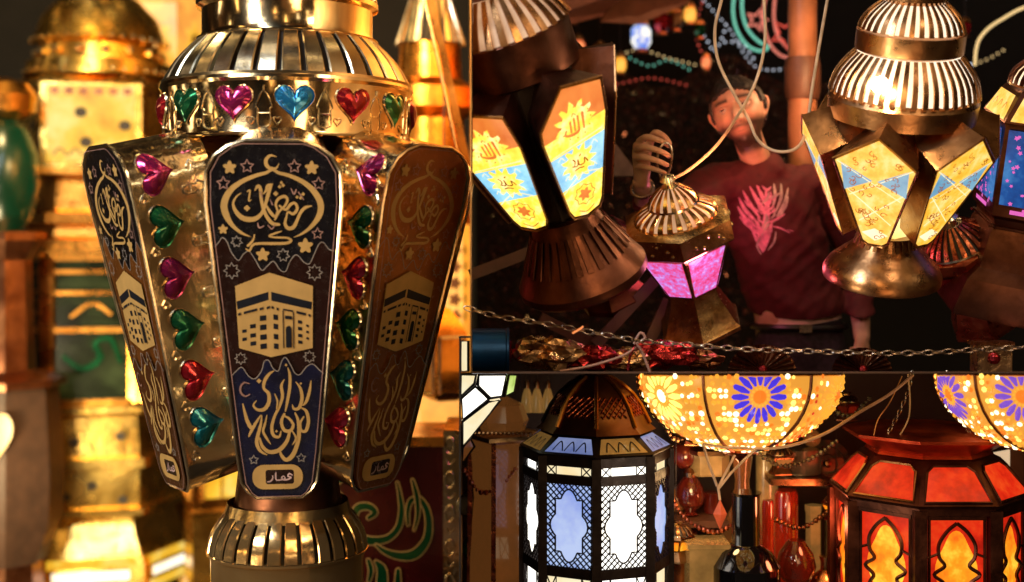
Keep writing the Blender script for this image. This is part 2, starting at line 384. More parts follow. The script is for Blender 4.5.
    for a, b in [(73,415),(260,410)]:
        x, y = z3(a, b); A.star(x, y, 19/3.88, GY, w=1.2)
    def rr(x0, y0, x1, y1, r):
        o = []
        for cx_, cy_, a0 in ((x1-r, y1-r, 0), (x0+r, y1-r, pi/2), (x0+r, y0+r, pi), (x1-r, y0+r, 3*pi/2)):
            o += [z3(cx_+r*cos(a0+t*pi/12), cy_+r*sin(a0+t*pi/12)) for t in range(7)]
        return o
    A.poly(rr(66, 436, 265, 537, 45), G); A.poly(rr(118, 457, 230, 516, 10), M['maroon'])
    for q in [[(224,480,3),(212,474,5),(206,484,5),(218,490,5),(204,498,5),(186,498,5),(182,488,5),(190,484,4),(194,494,4),(176,499,5),(160,498,5),(158,480,5),(159,468,3)], [(146,480,3),(145,494,5),(136,504,5),(124,506,3)]]:
        A.stroke([(a, b, c/3.2) for a, b, c in q], 1, M['pinkprint'], conv=z3)
    # rim lines
    A.stroke([(x, min(max(y, 143), 496)) for x, y in out(3.4)], .8, M['roseprint'], closed=True, smooth=False)

def tile_outline_pts(grow=0):
    return [((CX-half_w(r)-grow-CX)*K, (320-r)*K) for r in OUT_ROWS]+[((half_w(r)+grow)*K, (320-r)*K) for r in OUT_ROWS[::-1]]

lan = empty('ramadan_lantern', 'large gold tin lantern with navy calligraphy panels and coloured hearts, nearest and sharpest of all', 'lantern')
DL = 3.7; PL = F/DL
zl = lambda row: (HZ-row)/PL       # height relative to camera level at the axis
BASE = zl(700)
def hz(row): return zl(row)-BASE
# core and neck
mb = MB(); mb.lathe([(.17, hz(520)), (.15, hz(500)), (.14, hz(470)), (.19, hz(250)), (.22, hz(136))], M['copper'], n=12); mb.obj('body', lan)
mb = MB(); mb.lathe([(.34, hz(140)), (.32, hz(144)), (.25, hz(148)), (.2, hz(156))], M['copper'], n=48); mb.obj('lower_collar', lan)
# heart band
mb = MB()
NB = 10; ROT = pi/NB
rb0, rb1 = .342, .35
mb.lathe([(rb0, hz(145)), (rb0+.006, hz(144)), (rb0+.002, hz(142)), (rb0, hz(140)), (rb1, hz(95)), (rb1+.006, hz(92)), (rb1+.004, hz(89)), (rb1-.01, hz(88))], M['gold_smooth'], n=NB*6, rot=-pi/2)
def band_map(x, y, h):     # x = arc metres, y = metres above band bottom
    zz = hz(142)+y; r = rb0+(rb1-rb0)*y/.15+h+.0005; a = -pi/2 + .115 + x/.35
    return (r*cos(a), r*sin(a), zz)
A = Art(mb, band_map)
step = 2*pi*.36/NB*.93
nb = [-4,-3,-2,-1,0,1,2,3,4]
BAND_S = [-.30+0, 0]
ARC = .16
for i in range(-6, 6):
    c = ARC*i
    cx = c+ARC/2
    # embossed little lantern between hearts
    A.wire([(cx-.016,.018),(cx-.016,.06),(cx-.021,.068),(cx,.108),(cx+.021,.068),(cx+.016,.06),(cx+.016,.018)], .0022, M['silver'], closed=True, k=3)
    A.wire([(cx-.016,.05),(cx+.016,.05)], .0018, M['silver'])
    A.wire([(cx,.108),(cx,.12)], .003, M['silver'])
    for q in (-1, 1):
        A.wire([(cx+q*.036+x*.012, .03+y*.012) for x, y in HP[::3]], .0016, M['silver'], closed=True, k=3)
band = mb.obj('heart_band', lan)
cols = {-3:'heart_red', -2:'heart_green', -1:'heart_purple', 0:'heart_blue', 1:'heart_red', 2:'heart_green', 3:'heart_purple', -4:'heart_blue', 4:'heart_blue'}
for i in range(-4, 5):
    mb = MB(); add_heart(mb, band_map, ARC*i, .076, .05, M[cols[i]], M['silver']); mb.obj('heart', band, smooth=50)
# upper slatted skirt, drums and top
mb = MB(); mb.lathe([(.335, hz(87)), (.245, hz(44))], M['dark_gap'], n=64); mb.lathe([(.35,hz(89)),(.352,hz(86)),(.34,hz(85))], M['silver'], n=64, cap=False)
mb.slats(.345, hz(87), .25, hz(43), 34, .8, M['silver'], .004, bulge=.012, twist=.0, seg=6); mb.obj('upper_skirt', lan)
mb = MB(); mb.lathe([(.252, hz(45)), (.256, hz(42)), (.245, hz(41)), (.24, hz(36)), (.24, hz(13)), (.256, hz(10)), (.256, hz(5)), (.25, hz(3))], M['gold_smooth'], n=64); mb.obj('crown_drum', lan)
mb = MB(); mb.lathe([(.24, hz(3)), (.12, hz(-60)), (.1, hz(-75))], M['dark_gap'], n=48); mb.slats(.25, hz(3), .12, hz(-60), 34, .68, M['silver'], .004, bulge=.03); mb.lathe([(.13,hz(-60)),(.13,hz(-80)),(.07,hz(-100)),(.02,hz(-115)),(.005,hz(-125))], M['gold_smooth'], n=32); mb.obj('dome', lan)
# petals
RM, TILT = .432, 13.5
def petal(ang, full=True):
    rot = Matrix.Rotation(R(ang), 4, 'Z') @ Matrix.Translation((0, -RM, hz(320)+.014)) @ Matrix.Rotation(R(TILT), 4, 'X') @ Matrix.Scale(1.045, 4, (0,0,1))
    mb = MB(); out = tile_outline_pts(); n = len(out); dep = .235
    shr = .80
    def side(a, b, ya, yb, mat, sa=1, sb=1):
        mb.add([(x*sa, ya, z) for x, z in out]+[(x*sb, yb, z-(.0 if yb < .1 else .0)) for x, z in out], [(i, (i+1) % n, n+(i+1) % n, n+i) for i in range(n)], mat)
    side(0, 0, 0, dep, M['gold_foil'], 1, shr)
    rim = tile_outline_pts(1.6)
    mb.tube([(x, -.001, z) for x, z in rim], .0048, M['silver'], n=6, closed=True)
    mb.add([(x, 0, z) for x, z in out], [tuple(range(n))], M['maroon'])
    mb.add([(x*shr, dep, z) for x, z in out], [tuple(range(n))[::-1]], M['gold'])
    # embossing on both side walls
    hearts = []
    for sgn in (-1, 1):
        def wm(x, y, h, sgn=sgn):      # x = depth from the tile, y = row
            hw = half_w(min(max(y, 142), 497))*K; f = 1-(1-shr)*x/dep
            return (sgn*(hw*f+h), x, (320-y)*K)
        A2 = Art(mb, wm)
        for r in range(172, 470, 53):
            for q in (-1, 1):
                A2.wire([((.178 if q > 0 else .03)+x*.013, r+(2 if q > 0 else 26)+y*5) for x, y in HP[::3]], .0032, M['silver'], closed=True, k=3)
            A2.wire([(.145,r+22),(.185,r+22),(.185,r+19),(.212,r+26),(.185,r+33),(.185,r+30),(.145,r+30)], .003, M['silver'], closed=True, k=3)
            A2.wire([(.165,r+22),(.165,r+30)], .0022, M['silver'])
        hearts.append((sgn, wm))
    pb = mb.obj('petal_box', lan, smooth=40); pb.matrix_local = rot
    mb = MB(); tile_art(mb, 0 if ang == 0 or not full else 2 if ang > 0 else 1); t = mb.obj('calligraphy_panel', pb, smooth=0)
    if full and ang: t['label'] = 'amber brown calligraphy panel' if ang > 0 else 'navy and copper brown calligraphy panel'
    if full:
        colr = {1: ['heart_purple','heart_green','heart_purple','heart_green','heart_red','heart_teal'], -1: ['heart_purple','heart_teal','heart_pink','heart_green','heart_pink','heart_red']}
        if ang > 0: colr[-1] = ['heart_purple','heart_green','heart_pink','heart_green','heart_teal','heart_pink']
        for sgn, wm in hearts:
            if (ang < 0) != (sgn > 0) and ang != 0: continue
            if ang == 0: continue
            for k, r in enumerate((176, 228, 280, 333, 386, 436)):
                mb = MB(); kk = 1/K
                mp = lambda x, y, h, wm=wm: wm(x, y, h)
                # heart in metres on the wall: x depth, y row
                mp2 = lambda x, y, h, wm=wm: wm(x, y/K, h)
                add_heart(mb, mp2, .078, r*K, .052, M[colr[sgn][k]], M['silver'], rot=pi/2 + (.0), hgt=.014)
                mb.obj('heart', pb, smooth=50)
    return pb
for a in (0, -60, 48): petal(a)
for a in (-120, 120, 180): petal(a, False)
# lower skirt and foot
mb = MB(); mb.lathe([(.17, hz(500)), (.18, hz(512)), (.165, hz(508)), (.168, hz(520))], M['gold'], n=32, cap=False)
mb.lathe([(.165, hz(512)), (.212, hz(549))], M['dark_gap'], n=48); mb.slats(.17, hz(508), .222, hz(546), 30, .8, M['gold_lower'], .004, bulge=.012); mb.obj('lower_skirt', lan)
mb = MB(); mb.lathe([(.218, hz(551)), (.226, hz(549.5)), (.228, hz(547)), (.22, hz(546))][::-1]+[(.218, hz(551)), (.216, hz(555)), (.214, hz(620)), (.24, hz(640)), (.27, hz(690)), (.27, hz(700))], M['gold_lower'], n=64); mb.obj('foot', lan)
lan.matrix_world = Matrix.Translation((P(288, 0, DL).x, DL, ZC+BASE)) @ Matrix.Rotation(R(6), 4, 'Z')
# counter under it
tb = empty('display_counter', 'dark wooden counter carrying the large gold lantern', 'counter')
cx = P(286,0,DL).x; zt = ZC+BASE
mb = MB(); mb.box((cx-.6, DL-.4, zt-.04), (cx+.45, DL+.4, zt-.001), M['wood_dark']); mb.obj('counter_top', tb, smooth=0)
mb = MB(); mb.box((cx-.55, DL-.35, 0), (cx+.4, DL+.35, zt-.042), M['wood_dark']); mb.obj('cabinet', tb, smooth=0)


# =================================================================== BAY BEHIND THE LARGE LANTERN
M['gold_pale'] = metal('bright_gold_tin', (1.0,.68,.2), (.7,.36,.05), .22, .5, 9, metallic=1.0)
M['gold_warm'] = metal('warm_gold_tin', (.75,.35,.07), (.28,.1,.015), .25, .5, 8, metallic=1.0)
M['glass_dark'] = plain('dark_coloured_glass', (.02,.03,.015), .15, var=.8, bscale=7, coat=.5)
M['glass_green'] = lit('green_glass', [(.35,(.0,.03,.008)),(.6,(.0,.07,.02))], .5, 3, base=(.003,.012,.005))
M['glass_amber'] = lit('amber_glass', [(.3,(.5,.14,.01)),(.55,(1.0,.42,.04)),(.7,(1.0,.7,.15))], 1.2, 2.6)
M['glass_yellow'] = lit('yellow_glass', [(.35,(.8,.35,.02)),(.6,(1.0,.62,.08))], .95, 4, base=(.2,.1,.02))
M['glass_wine'] = plain('wine_red_glass', (.05,.004,.005), .2, coat=.5, var=.5, bscale=4)
M['glow_yellow'] = lit('lamplit_yellow_panel', [(.32,(.75,.3,.01)),(.5,(1.0,.58,.04)),(.66,(1.0,.78,.22))], .9, 5, base=(.15,.08,.01))
M['white_hot'] = lit('lamplit_white_panel', [(.3,(1.0,.8,.45)),(.55,(1.0,.95,.8))], 1.5, 2.5)

def tier(root, name, prof, mat, n, s, yaw=0, extra=None, z0=0, smooth=30):
    """one storey of a lantern: prof = (radius px, height px) pairs from below"""
    mb = MB(); mb.lathe([(r*s, z*s) for r, z in prof], mat, n=n, rot=R(yaw)+(-pi/2-pi/n if n < 13 else 0))
    if extra: extra(mb, s)
    return mb.obj(name, root, smooth)
def face_map(n, k, r, s, yaw=0, z0=0, r1=None, h=1):
    """map (x px across, z px up, lift) onto side k of an n-sided storey; r = circumradius at z0, r1 at z0+h"""
    a = -pi/2+2*pi*k/n+R(yaw); ca = cos(pi/n); r1 = r if r1 is None else r1
    def mp(x, z, lift=.001):
        ap = (r+(r1-r)*(z-z0)/h)*ca*s+lift; zz = z*s
        return (ap*cos(a)-x*s*sin(a), ap*sin(a)+x*s*cos(a), zz)
    return mp
def glint_studs(mb, n, r, z, s, k=40, rr=1.6):  # small metal balls added to give glints
    for i in range(k):
        a = 2*pi*i/k; mb.ball((r*s*cos(a), r*s*sin(a), z*s), rr*s, M['silver'], 6)
def quad(mb, mp, x0, z0, x1, z1, mat, lift=.002):
    mb.add([mp(x0,z0,lift), mp(x1,z0,lift), mp(x1,z1,lift), mp(x0,z1,lift)], [(0,1,2,3)], mat)
def framed(mb, mp, x0, z0, x1, z1, w, mat, lift=.004):
    c = [mp(x0,z0,lift), mp(x1,z0,lift), mp(x1,z1,lift), mp(x0,z1,lift)]
    s_ = (Vector(c[1])-Vector(c[0])).length/max(abs(x1-x0),1e-6)
    for a, b in zip(c, c[1:]+c[:1]): mb.bar(a, b, w*s_, mat)
def holes(pts, n, k, r, yaw=0, rr=4, **kw):
    def f(mb, s):
        mp = face_map(n, k, r, s, yaw, **kw)
        for x, z in pts:
            mb.add([mp(x+rr*cos(t), z+rr*sin(t), .004) for t in [2*pi*i/10 for i in range(10)]], [tuple(range(10))], M['dark_gap'])
    return f

# the tall blurred lantern at the left, rows counted from the ground line
dB = 8.0; sB = dB/F; gr = HZ+ZC/dB*F     # ground row at that depth
H = lambda row: gr-row
t1 = empty('tall_gold_lantern', 'tall tiered gold lantern with punched black holes, left of the large calligraphy lantern', 'lantern')
tier(t1, 'foot', [(92,0),(92,H(605)),(84,H(590)),(82,H(545)),(66,H(522)),(60,H(500))], M['gold_pale'], 6, sB, 12, lambda mb, s: [quad(mb, face_map(6, k, 82, s, 12), -30-4*(q%2), H(584-q*12), 30+4*(q%2), H(575-q*12), M['white_hot'] if q in (0, 2) else M['glow_yellow'], .006+.001*q) for k in (0, 1) for q in range(4)])
tier(t1, 'lower_box', [(80,H(500)),(80,H(494)),(74,H(492)),(74,H(457)),(82,H(455)),(82,H(446)),(74,H(444)),(70,H(408)),(78,H(404)),(78,H(398))], M['gold_pale'], 6, sB, 12, holes([(0,H(472)),(-20,H(482)),(24,H(486)),(-14,H(430)),(22,H(426))], 6, 0, 74, 12))
mb = MB()
mb.lathe([(70*sB, H(398)*sB), (66*sB, H(252)*sB)], M['glass_dark'], n=6, rot=R(12)-pi/2-pi/6)
for k in range(6):
    mp = face_map(6, k, 70, sB, 12)
    framed(mb, mp, -32, H(394), 32, H(256), 7, M['gold_warm']); framed(mb, mp, -32, H(290), 32, H(270), 4, M['gold_warm'])
    mb.bar(mp(-32,H(325),.006), mp(32,H(325),.006), .03, M['gold_warm'])
    A = Art(mb, lambda x, y, h, mp=mp: mp(x, H(y), .004+h))
    A.stroke([(-22,350,3),(-8,362,5),(6,352,5),(2,338,4),(14,334,4),(22,356,3)], 4, M['heart_green']); A.stroke([(-16,312,3),(0,300,4),(14,310,3)], 4, M['gold_warm'])
mb.obj('window_storey', t1)
tier(t1, 'middle_box', [(74,H(252)),(74,H(240)),(62,H(236)),(60,H(228)),(72,H(224)),(72,H(214)),(60,H(210)),(58,H(182)),(82,H(178)),(82,H(172))], M['gold_warm'], 6, sB, 12)
def pan(mb, s):
    for k in range(6):
        mp = face_map(6, k, 78, s, 12); quad(mb, mp, -34, H(166), 34, H(94), M['glow_yellow'] if k in (0,) else M['gold_pale'], .004)
        A = Art(mb, lambda x, y, h, mp=mp: mp(x, H(y), .006+h)); [A.flower(x, 100, 4.5, M['copper'], 6) for x in (-28,-17,-6,6,17,28)]; [A.stroke([(x-5,160),(x,154),(x+5,160)], 1.5, M['copper']) for x in (-24,-12,0,12,24)]
        for x, z in [(-8,H(120)),(26,H(132)),(-4,H(148))]:
            mb.add([mp(x+5*cos(t), z+5*sin(t), .008) for t in [2*pi*i/10 for i in range(10)]], [tuple(range(10))], M['dark_gap'])
tier(t1, 'upper_box', [(78,H(172)),(78,H(92)),(70,H(84)),(60,H(80))], M['gold_pale'], 6, sB, 12, pan)
tier(t1, 'gallery', [(62,H(80)),(60,H(66)),(50,H(64)),(50,H(50)),(56,H(46)),(54,H(40))], M['gold_pale'], 24, sB, 0, lambda mb, s: (glint_studs(mb, 0, 62, H(76), s), glint_studs(mb, 0, 57, H(44), s), glint_studs(mb, 0, 52, H(57), s, 16, 4)))
mb = MB(); mb.lathe([(54*sB,H(40)*sB),(48*sB,H(20)*sB),(34*sB,H(2)*sB),(14*sB,H(-14)*sB),(5*sB,H(-24)*sB),(8*sB,H(-32)*sB),(1*sB,H(-44)*sB)], M['gold_pale'], n=24); mb.obj('dome', t1)
place(t1, 100, gr, dB); t1.scale = (1.17, 1.17, 1)

# amber lantern at the far left edge
dC = 7.2; sC = dC/F; gc = HZ+ZC/dC*F; H2 = lambda row: gc-row
t2 = empty('amber_glass_lantern', 'dark lantern with glowing amber heart and green globe, at the left edge', 'lantern')
tier(t2, 'foot', [(60,0),(58,20),(40,40),(36,H2(560))], M['copper'], 8, sC)
tier(t2, 'lower_body', [(40,H2(560)),(56,H2(520)),(58,H2(470)),(52,H2(385))], M['wood_dark'], 8, sC)
mb = MB()
for x_, m_ in ((0, M['glass_yellow']),):
    mp = face_map(8, 0, 58, sC, 0); mb.add([mp(x*20+12, H2(432)+y*32, .02) for x, y in HP], [tuple(range(len(HP)))], m_)
mb.obj('glass_heart', t2)
tier(t2, 'middle_body', [(60,H2(385)),(60,H2(378)),(30,H2(370)),(26,H2(260)),(40,H2(240)),(40,H2(232))], M['copper'], 8, sC)
tier(t2, 'glass_globe', [(16,H2(232)),(27,H2(215)),(34,H2(185)),(32,H2(155)),(22,H2(130)),(12,H2(120))], M['glass_green'], 20, sC)
tier(t2, 'dome', [(14,H2(120)),(30,H2(112)),(32,H2(96)),(24,H2(84)),(6,H2(78))], M['gold_warm'], 16, sC)
place(t2, 4, gc, dC)
# orange lantern with a star, behind
dD = 8.7; sD = dD/F; gd = HZ+ZC/dD*F; H3 = lambda row: gd-row
t3 = empty('orange_star_lantern', 'orange lamplit lantern with a yellow star, behind the tall tiered lantern', 'lantern')
tier(t3, 'body', [(50,0),(44,30),(34,H3(470)),(46,H3(300)),(46,H3(110)),(52,H3(104))], M['gold_warm'], 6, sD, 8)
def st(mb, s):
    for k in range(6):
        mp = face_map(6, k, 50, s, 8); A = Art(mb, lambda x, y, h, mp=mp: mp(x, H3(y), .003+h)); A.starfill(4, 42, 19, M['glass_yellow'], 6, .55)
        A.disc(4, 42, 5, M['wood_red'])
tier(t3, 'star_storey', [(50,H3(104)),(50,H3(10)),(30,H3(-10)),(6,H3(-40))], M['glass_amber'], 6, sD, 8, st)
place(t3, 156, gd, dD)
# a bright one on the lower left between, gives the white hot base
dE = 7.6; sE = dE/F; ge = HZ+ZC/dE*F; H4 = lambda row: ge-row
t4 = empty('square_gold_lantern', 'gold lantern with lamplit lower pane, half hidden by the foot of the large lantern', 'lantern')
tier(t4, 'base', [(64,0),(60,H4(585)),(52,H4(580)),(52,H4(505))], M['gold_pale'], 4, sE, 20)
def pn(mb, s):
    for k in range(4):
        mp = face_map(4, k, 52, s, 20); quad(mb, mp, -27, H4(492), 27, H4(440), M['glow_yellow'], .006); framed(mb, mp, -27, H4(492), 27, H4(440), 4, M['gold_warm'], .01); framed(mb, mp, -9, H4(492), 9, H4(440), 2, M['gold_warm'], .01)
tier(t4, 'lit_box', [(56,H4(503)),(52,H4(500)),(52,H4(428)),(60,H4(424)),(50,H4(416)),(30,H4(405))], M['gold_warm'], 4, sE, 20, pn)
tier(t4, 'upper_post', [(16,H4(405)),(14,H4(330)),(34,H4(320)),(34,H4(300)),(6,H4(240))], M['gold_warm'], 8, sE)
place(t4, 226, ge, dE)

# right of the large lantern
dG = 6.4; sG = dG/F; gg = HZ+ZC/dG*F; H5 = lambda row: gg-row
t5 = empty('ribbed_gold_lantern', 'gold lantern with pale ribbed cap and orange glass, right of the large calligraphy lantern', 'lantern')
tier(t5, 'foot', [(46,0),(44,60),(34,H5(420))], M['gold_warm'], 6, sG, 20)
def sc5(mb, s):
    for k in range(6):
        mp = face_map(6, k, 44, s, 20); A = Art(mb, lambda x, y, h, mp=mp: mp(x, H5(y), .003+h))
        for y in range(250, 330, 16):
            for x in (-14, 14): A.flower(x, y, 7, M['wood_red'], 5)
tier(t5, 'glass_storey', [(34,H5(420)),(44,H5(400)),(44,H5(230)),(50,H5(225))], M['glass_amber'], 6, sG, 20, sc5)
tier(t5, 'drum', [(50,H5(225)),(50,H5(215)),(36,H5(208)),(34,H5(120)),(48,H5(110)),(48,H5(90)),(32,H5(80)),(30,H5(45))], M['gold_warm'], 20, sG)
mb = MB(); mb.lathe([(28*sG,H5(45)*sG),(14*sG,H5(-5)*sG)], M['dark_gap'], n=24); mb.slats(34*sG, H5(45)*sG, 18*sG, H5(-5)*sG, 20, .6, M['silver'], .006)
mb.lathe([(20*sG,H5(-5)*sG),(18*sG,H5(-20)*sG),(4*sG,H5(-50)*sG)], M['gold_pale'], n=20); mb.obj('ribbed_cap', t5)
place(t5, 430, gg, dG)
dI = 4.9; sI = dI/F
t6 = empty('leaning_gold_strip', 'long gold edged metal strip leaning steeply at the right of the large lantern', 'metal strip')
mb = MB(); mb.bar(P(418,-60,dI), P(470,178,dI), .028, M['gold_warm'], .03, up=(0,1,0)); mb.obj('strip', t6)
mb = MB(); a = P(412,-60,dI-.02); b = P(463,178,dI-.02); mb.tube([a, b], .006, M['silver']); mb.obj('edge_wire', t6)
t6b = empty('gold_hanging_box', 'small gold box lantern with slanting top, just above the red calligraphy box', 'lantern')
tier(t6b, 'body', [(14,-34),(24,-30),(24,34),(18,44),(6,58)], M['gold_warm'], 4, 5.6/F, 28, lambda mb, s: [framed(mb, face_map(4,k,24,s,28), -13,-26,13,30, 3, M['silver']) for k in range(4)])
mb = MB(); mb.tube([(0,0,58*5.6/F),(0,0,600*5.6/F)], .004, M['black_iron']); mb.obj('hanging_wire', t6b)
place(t6b, 444, 366, 5.6)
# red calligraphy box
dJ = 4.75; sJ = dJ/F; gj = HZ+ZC/dJ*F; hJ = lambda row: (gj-row)*sJ
t7 = empty('red_calligraphy_box', 'wine red box with large green gold-edged Arabic letters and an embossed gold side strip', 'box')
mb = MB(); xw = lambda px: (px-392)*sJ
mb.box((xw(322), -.0, 0), (xw(443), .35, hJ(446)), M['glass_wine']); box_ = mb.obj('red_panel', t7, smooth=0)
mb = MB(); mb.box((xw(443)+.001, -.012, 0), (xw(459), .35, hJ(430)), M['gold_foil'])
A = Art(mb, lambda x, y, h: (xw(x), -.0125-h, hJ(y)))
for y in range(445, 600, 34):
    A.wire([(450+4.5*cos(t), y+8*sin(t)) for t in [pi*i/5 for i in range(10)]], .004, M['silver'], closed=True); A.disc(450, y, 2.2, M['silver']); A.wire([(446,y+14),(450,y+19),(455,y+14)], .003, M['silver'])
mb.obj('embossed_strip', t7)
mb = MB(); mb.box((xw(320), -.02, hJ(446)+.001), (xw(444), .36, hJ(436)), M['gold_warm']); mb.obj('top_rim', t7, smooth=0)
mb = MB(); A = Art(mb, lambda x, y, h: (xw(x), -.001-h, hJ(y)), dh=.0004)
zz = lambda a, b: (200+a/3.79, 490+b/3.79)
for q in [[(505,-10,10),(530,30,26),(548,90,40),(578,150,46),(610,182,34),(660,192,28),(715,180,22),(752,140,20),(764,80,18),(758,20,12),(748,-30,6)],
          [(600,140,16),(585,100,22),(600,66,26),(640,62,24),(664,84,18),(640,104,14)], [(790,130,8),(788,80,12),(800,40,16),(830,30,16),(858,70,20),(868,130,24),(858,190,28),(815,240,34),(760,248,28),(705,232,18),(668,205,6)],
          [(806,-40,8),(822,20,16),(826,90,12),(812,150,5)], [(668,268,10),(690,300,34),(690,360,40)], [(752,300,14),(750,360,24)], [(640,262,12),(650,300,16),(642,340,10)], [(470,40,10),(500,-20,26),(540,-50,22)]]:
    A.stroke([(a, b, (c+8)/3.79) for a, b, c in q], 1, M['goldprint'], conv=zz); A.stroke([(a, b, c/3.79) for a, b, c in q], 1, M['heart_green'], conv=zz, lift=.0006)
mb.obj('lettering', t7, smooth=0)
t7.location = (P(392, 0, dJ).x, dJ, 0)

# =================================================================== UPPER RIGHT BAY: hanging lanterns, the man, the strings of lights
M['lining'] = lit('lamplit_lining', [(.3,(1.0,.62,.32)),(.6,(1.0,.85,.65))], 1.5, 4)  # glowing cone added behind slats in place of bulb light through gaps
M['lining_dim'] = lit('dim_lining', [(.35,(.25,.08,.03)),(.6,(.8,.45,.25))], .8, 5)  # dimmer version of the added glowing cone
M['print_yellow'] = lit('yellow_lit_print', [(.3,(.9,.36,.01)),(.48,(1.0,.55,.05)),(.66,(1.0,.75,.25))], 1.1, 22)
M['print_orange'] = lit('orange_lit_print', [(.3,(.8,.13,.01)),(.6,(1.0,.26,.04))], .9, 14)
M['print_blue'] = lit('blue_lit_print', [(.3,(.05,.3,.55)),(.6,(.22,.52,.7))], .9, 14)
M['print_cream'] = lit('cream_lit_print', [(.3,(1.0,.8,.35)),(.6,(1.0,.93,.62))], 1.1, 12)
M['script_yellow'] = lit('bright_yellow_lit_print', [(.3,(1.0,.5,.02)),(.48,(1.0,.68,.06)),(.66,(1.0,.85,.35))], 1.45, 22)
M['script_blue'] = lit('bright_blue_lit_print', [(.3,(.1,.45,.75)),(.6,(.35,.75,.95))], 1.15, 20)
M['print_brown'] = plain('brown_print_line', (.45,.13,.02), .4, emit=(.5,.12,.01), es=.45)
M['core_yellow'] = lit('lamplit_yellow_core', [(.3,(1.0,.66,.15)),(.6,(1.0,.85,.4))], 1.4, 9)
M['bulb'] = lit('bare_bulb', [(.3,(1.0,.85,.5)),(.6,(1.0,.9,.6))], 40, 3)
M['blue_panel'] = lit('blue_lit_panel', [(.3,(.005,.025,.16)),(.5,(.01,.09,.36)),(.68,(.06,.25,.6))], .85, 9, base=(.01,.02,.05))
M['pink_dot'] = plain('pink_print', (.4,.05,.3), .4, emit=(.85,.16,.62), es=.8)
M['print_magenta'] = lit('pink_lit_glass', [(.3,(.7,.03,.12)),(.47,(.9,.1,.38)),(.6,(.62,.25,.85)),(.72,(1,.6,.95))], 1.0, 55, base=(.1,.02,.06))
def crop(objs, px=471, keep=1):
    """a lantern that is cut off by the partition: trim its meshes where the board stands"""
    bpy.context.view_layer.update()
    nrm = Vector((0,0,1)).cross(P(px, 240, 5)-Vector((0,0,ZC))).normalized()*-1   # points to +x
    if nrm.x < 0: nrm = -nrm
    def rec(o):
        if o.type == 'MESH':
            if o.data.users > 1: o.data = o.data.copy()
            mi = o.matrix_world.inverted(); co_ = mi @ (Vector((0,0,ZC))+nrm*.004*keep); no_ = (mi.to_3x3() @ nrm).normalized()
            bm = bmesh.new(); bm.from_mesh(o.data)
            bmesh.ops.bisect_plane(bm, geom=bm.verts[:]+bm.edges[:]+bm.faces[:], plane_co=co_, plane_no=no_*keep, clear_inner=True)
            bm.to_mesh(o.data); e = len(bm.verts) == 0; bm.free()
            kids = list(o.children)
            if e and not kids: bpy.data.objects.remove(o); return
        else: kids = list(o.children)
        for k in kids: rec(k)
    for o in objs: rec(o)

crop([t5, t6b], keep=-1)
def petal_part(root, s, ang, out, r_mid, z_mid, tilt, dep, art, body=None):
    """a prism box with a lit printed front, out = outline (x, z) in px around its centre"""
    pb = MB(); n = len(out); body = body or M['bronze']; dp = dep*s
    o2 = [(x*s, z*s) for x, z in out]; k_ = .62
    pb.add([(x, 0, z) for x, z in o2]+[(x*k_, dp, z*.93) for x, z in o2], [(i, (i+1) % n, n+(i+1) % n, n+i) for i in range(n)], body)
    pb.add([(x*k_, dp, z*.93) for x, z in o2], [tuple(range(n))], body)
    pb.add([(x, .003*1, z) for x, z in o2], [tuple(range(n))], body)
    pb.tube([(x, 0, z) for x, z in o2], 1.0*s, M['brass'], n=5, closed=True)
    b = pb.obj('petal_box', root, smooth=35)
    b.matrix_local = Matrix.Rotation(R(ang), 4, 'Z') @ Matrix.Translation((0, -r_mid*s, z_mid*s)) @ Matrix.Rotation(R(tilt), 4, 'X')
    mb = MB(); A = Art(mb, lambda x, y, h: (x*s, -h, y*s), h0=.0008, dh=.00005); art(A, [(x*.94, z*.955) for x, z in out]); mb.obj('printed_panel', b, smooth=0)
    return b
def clip_poly(pts, zc, above):
    o = []
    n = len(pts)
    for i in range(n):
        a, b = pts[i], pts[(i+1) % n]; ia = (a[1] >= zc) == above; ib = (b[1] >= zc) == above
        if ia: o.append(a)
        if ia != ib:
            t = (zc-a[1])/(b[1]-a[1]); o.append((a[0]+(b[0]-a[0])*t, zc))
    return o
def clip_half(pts, a, b):
    """keep the side to the left of the line a -> b"""
    f = lambda p: (b[0]-a[0])*(p[1]-a[1])-(b[1]-a[1])*(p[0]-a[0]); o = []; n = len(pts)
    for i in range(n):
        p, q = pts[i], pts[(i+1) % n]; fp, fq = f(p), f(q)
        if fp >= 0: o.append(p)
        if (fp >= 0) != (fq >= 0):
            t = fp/(fp-fq); o.append((p[0]+(q[0]-p[0])*t, p[1]+(q[1]-p[1])*t))
    return o
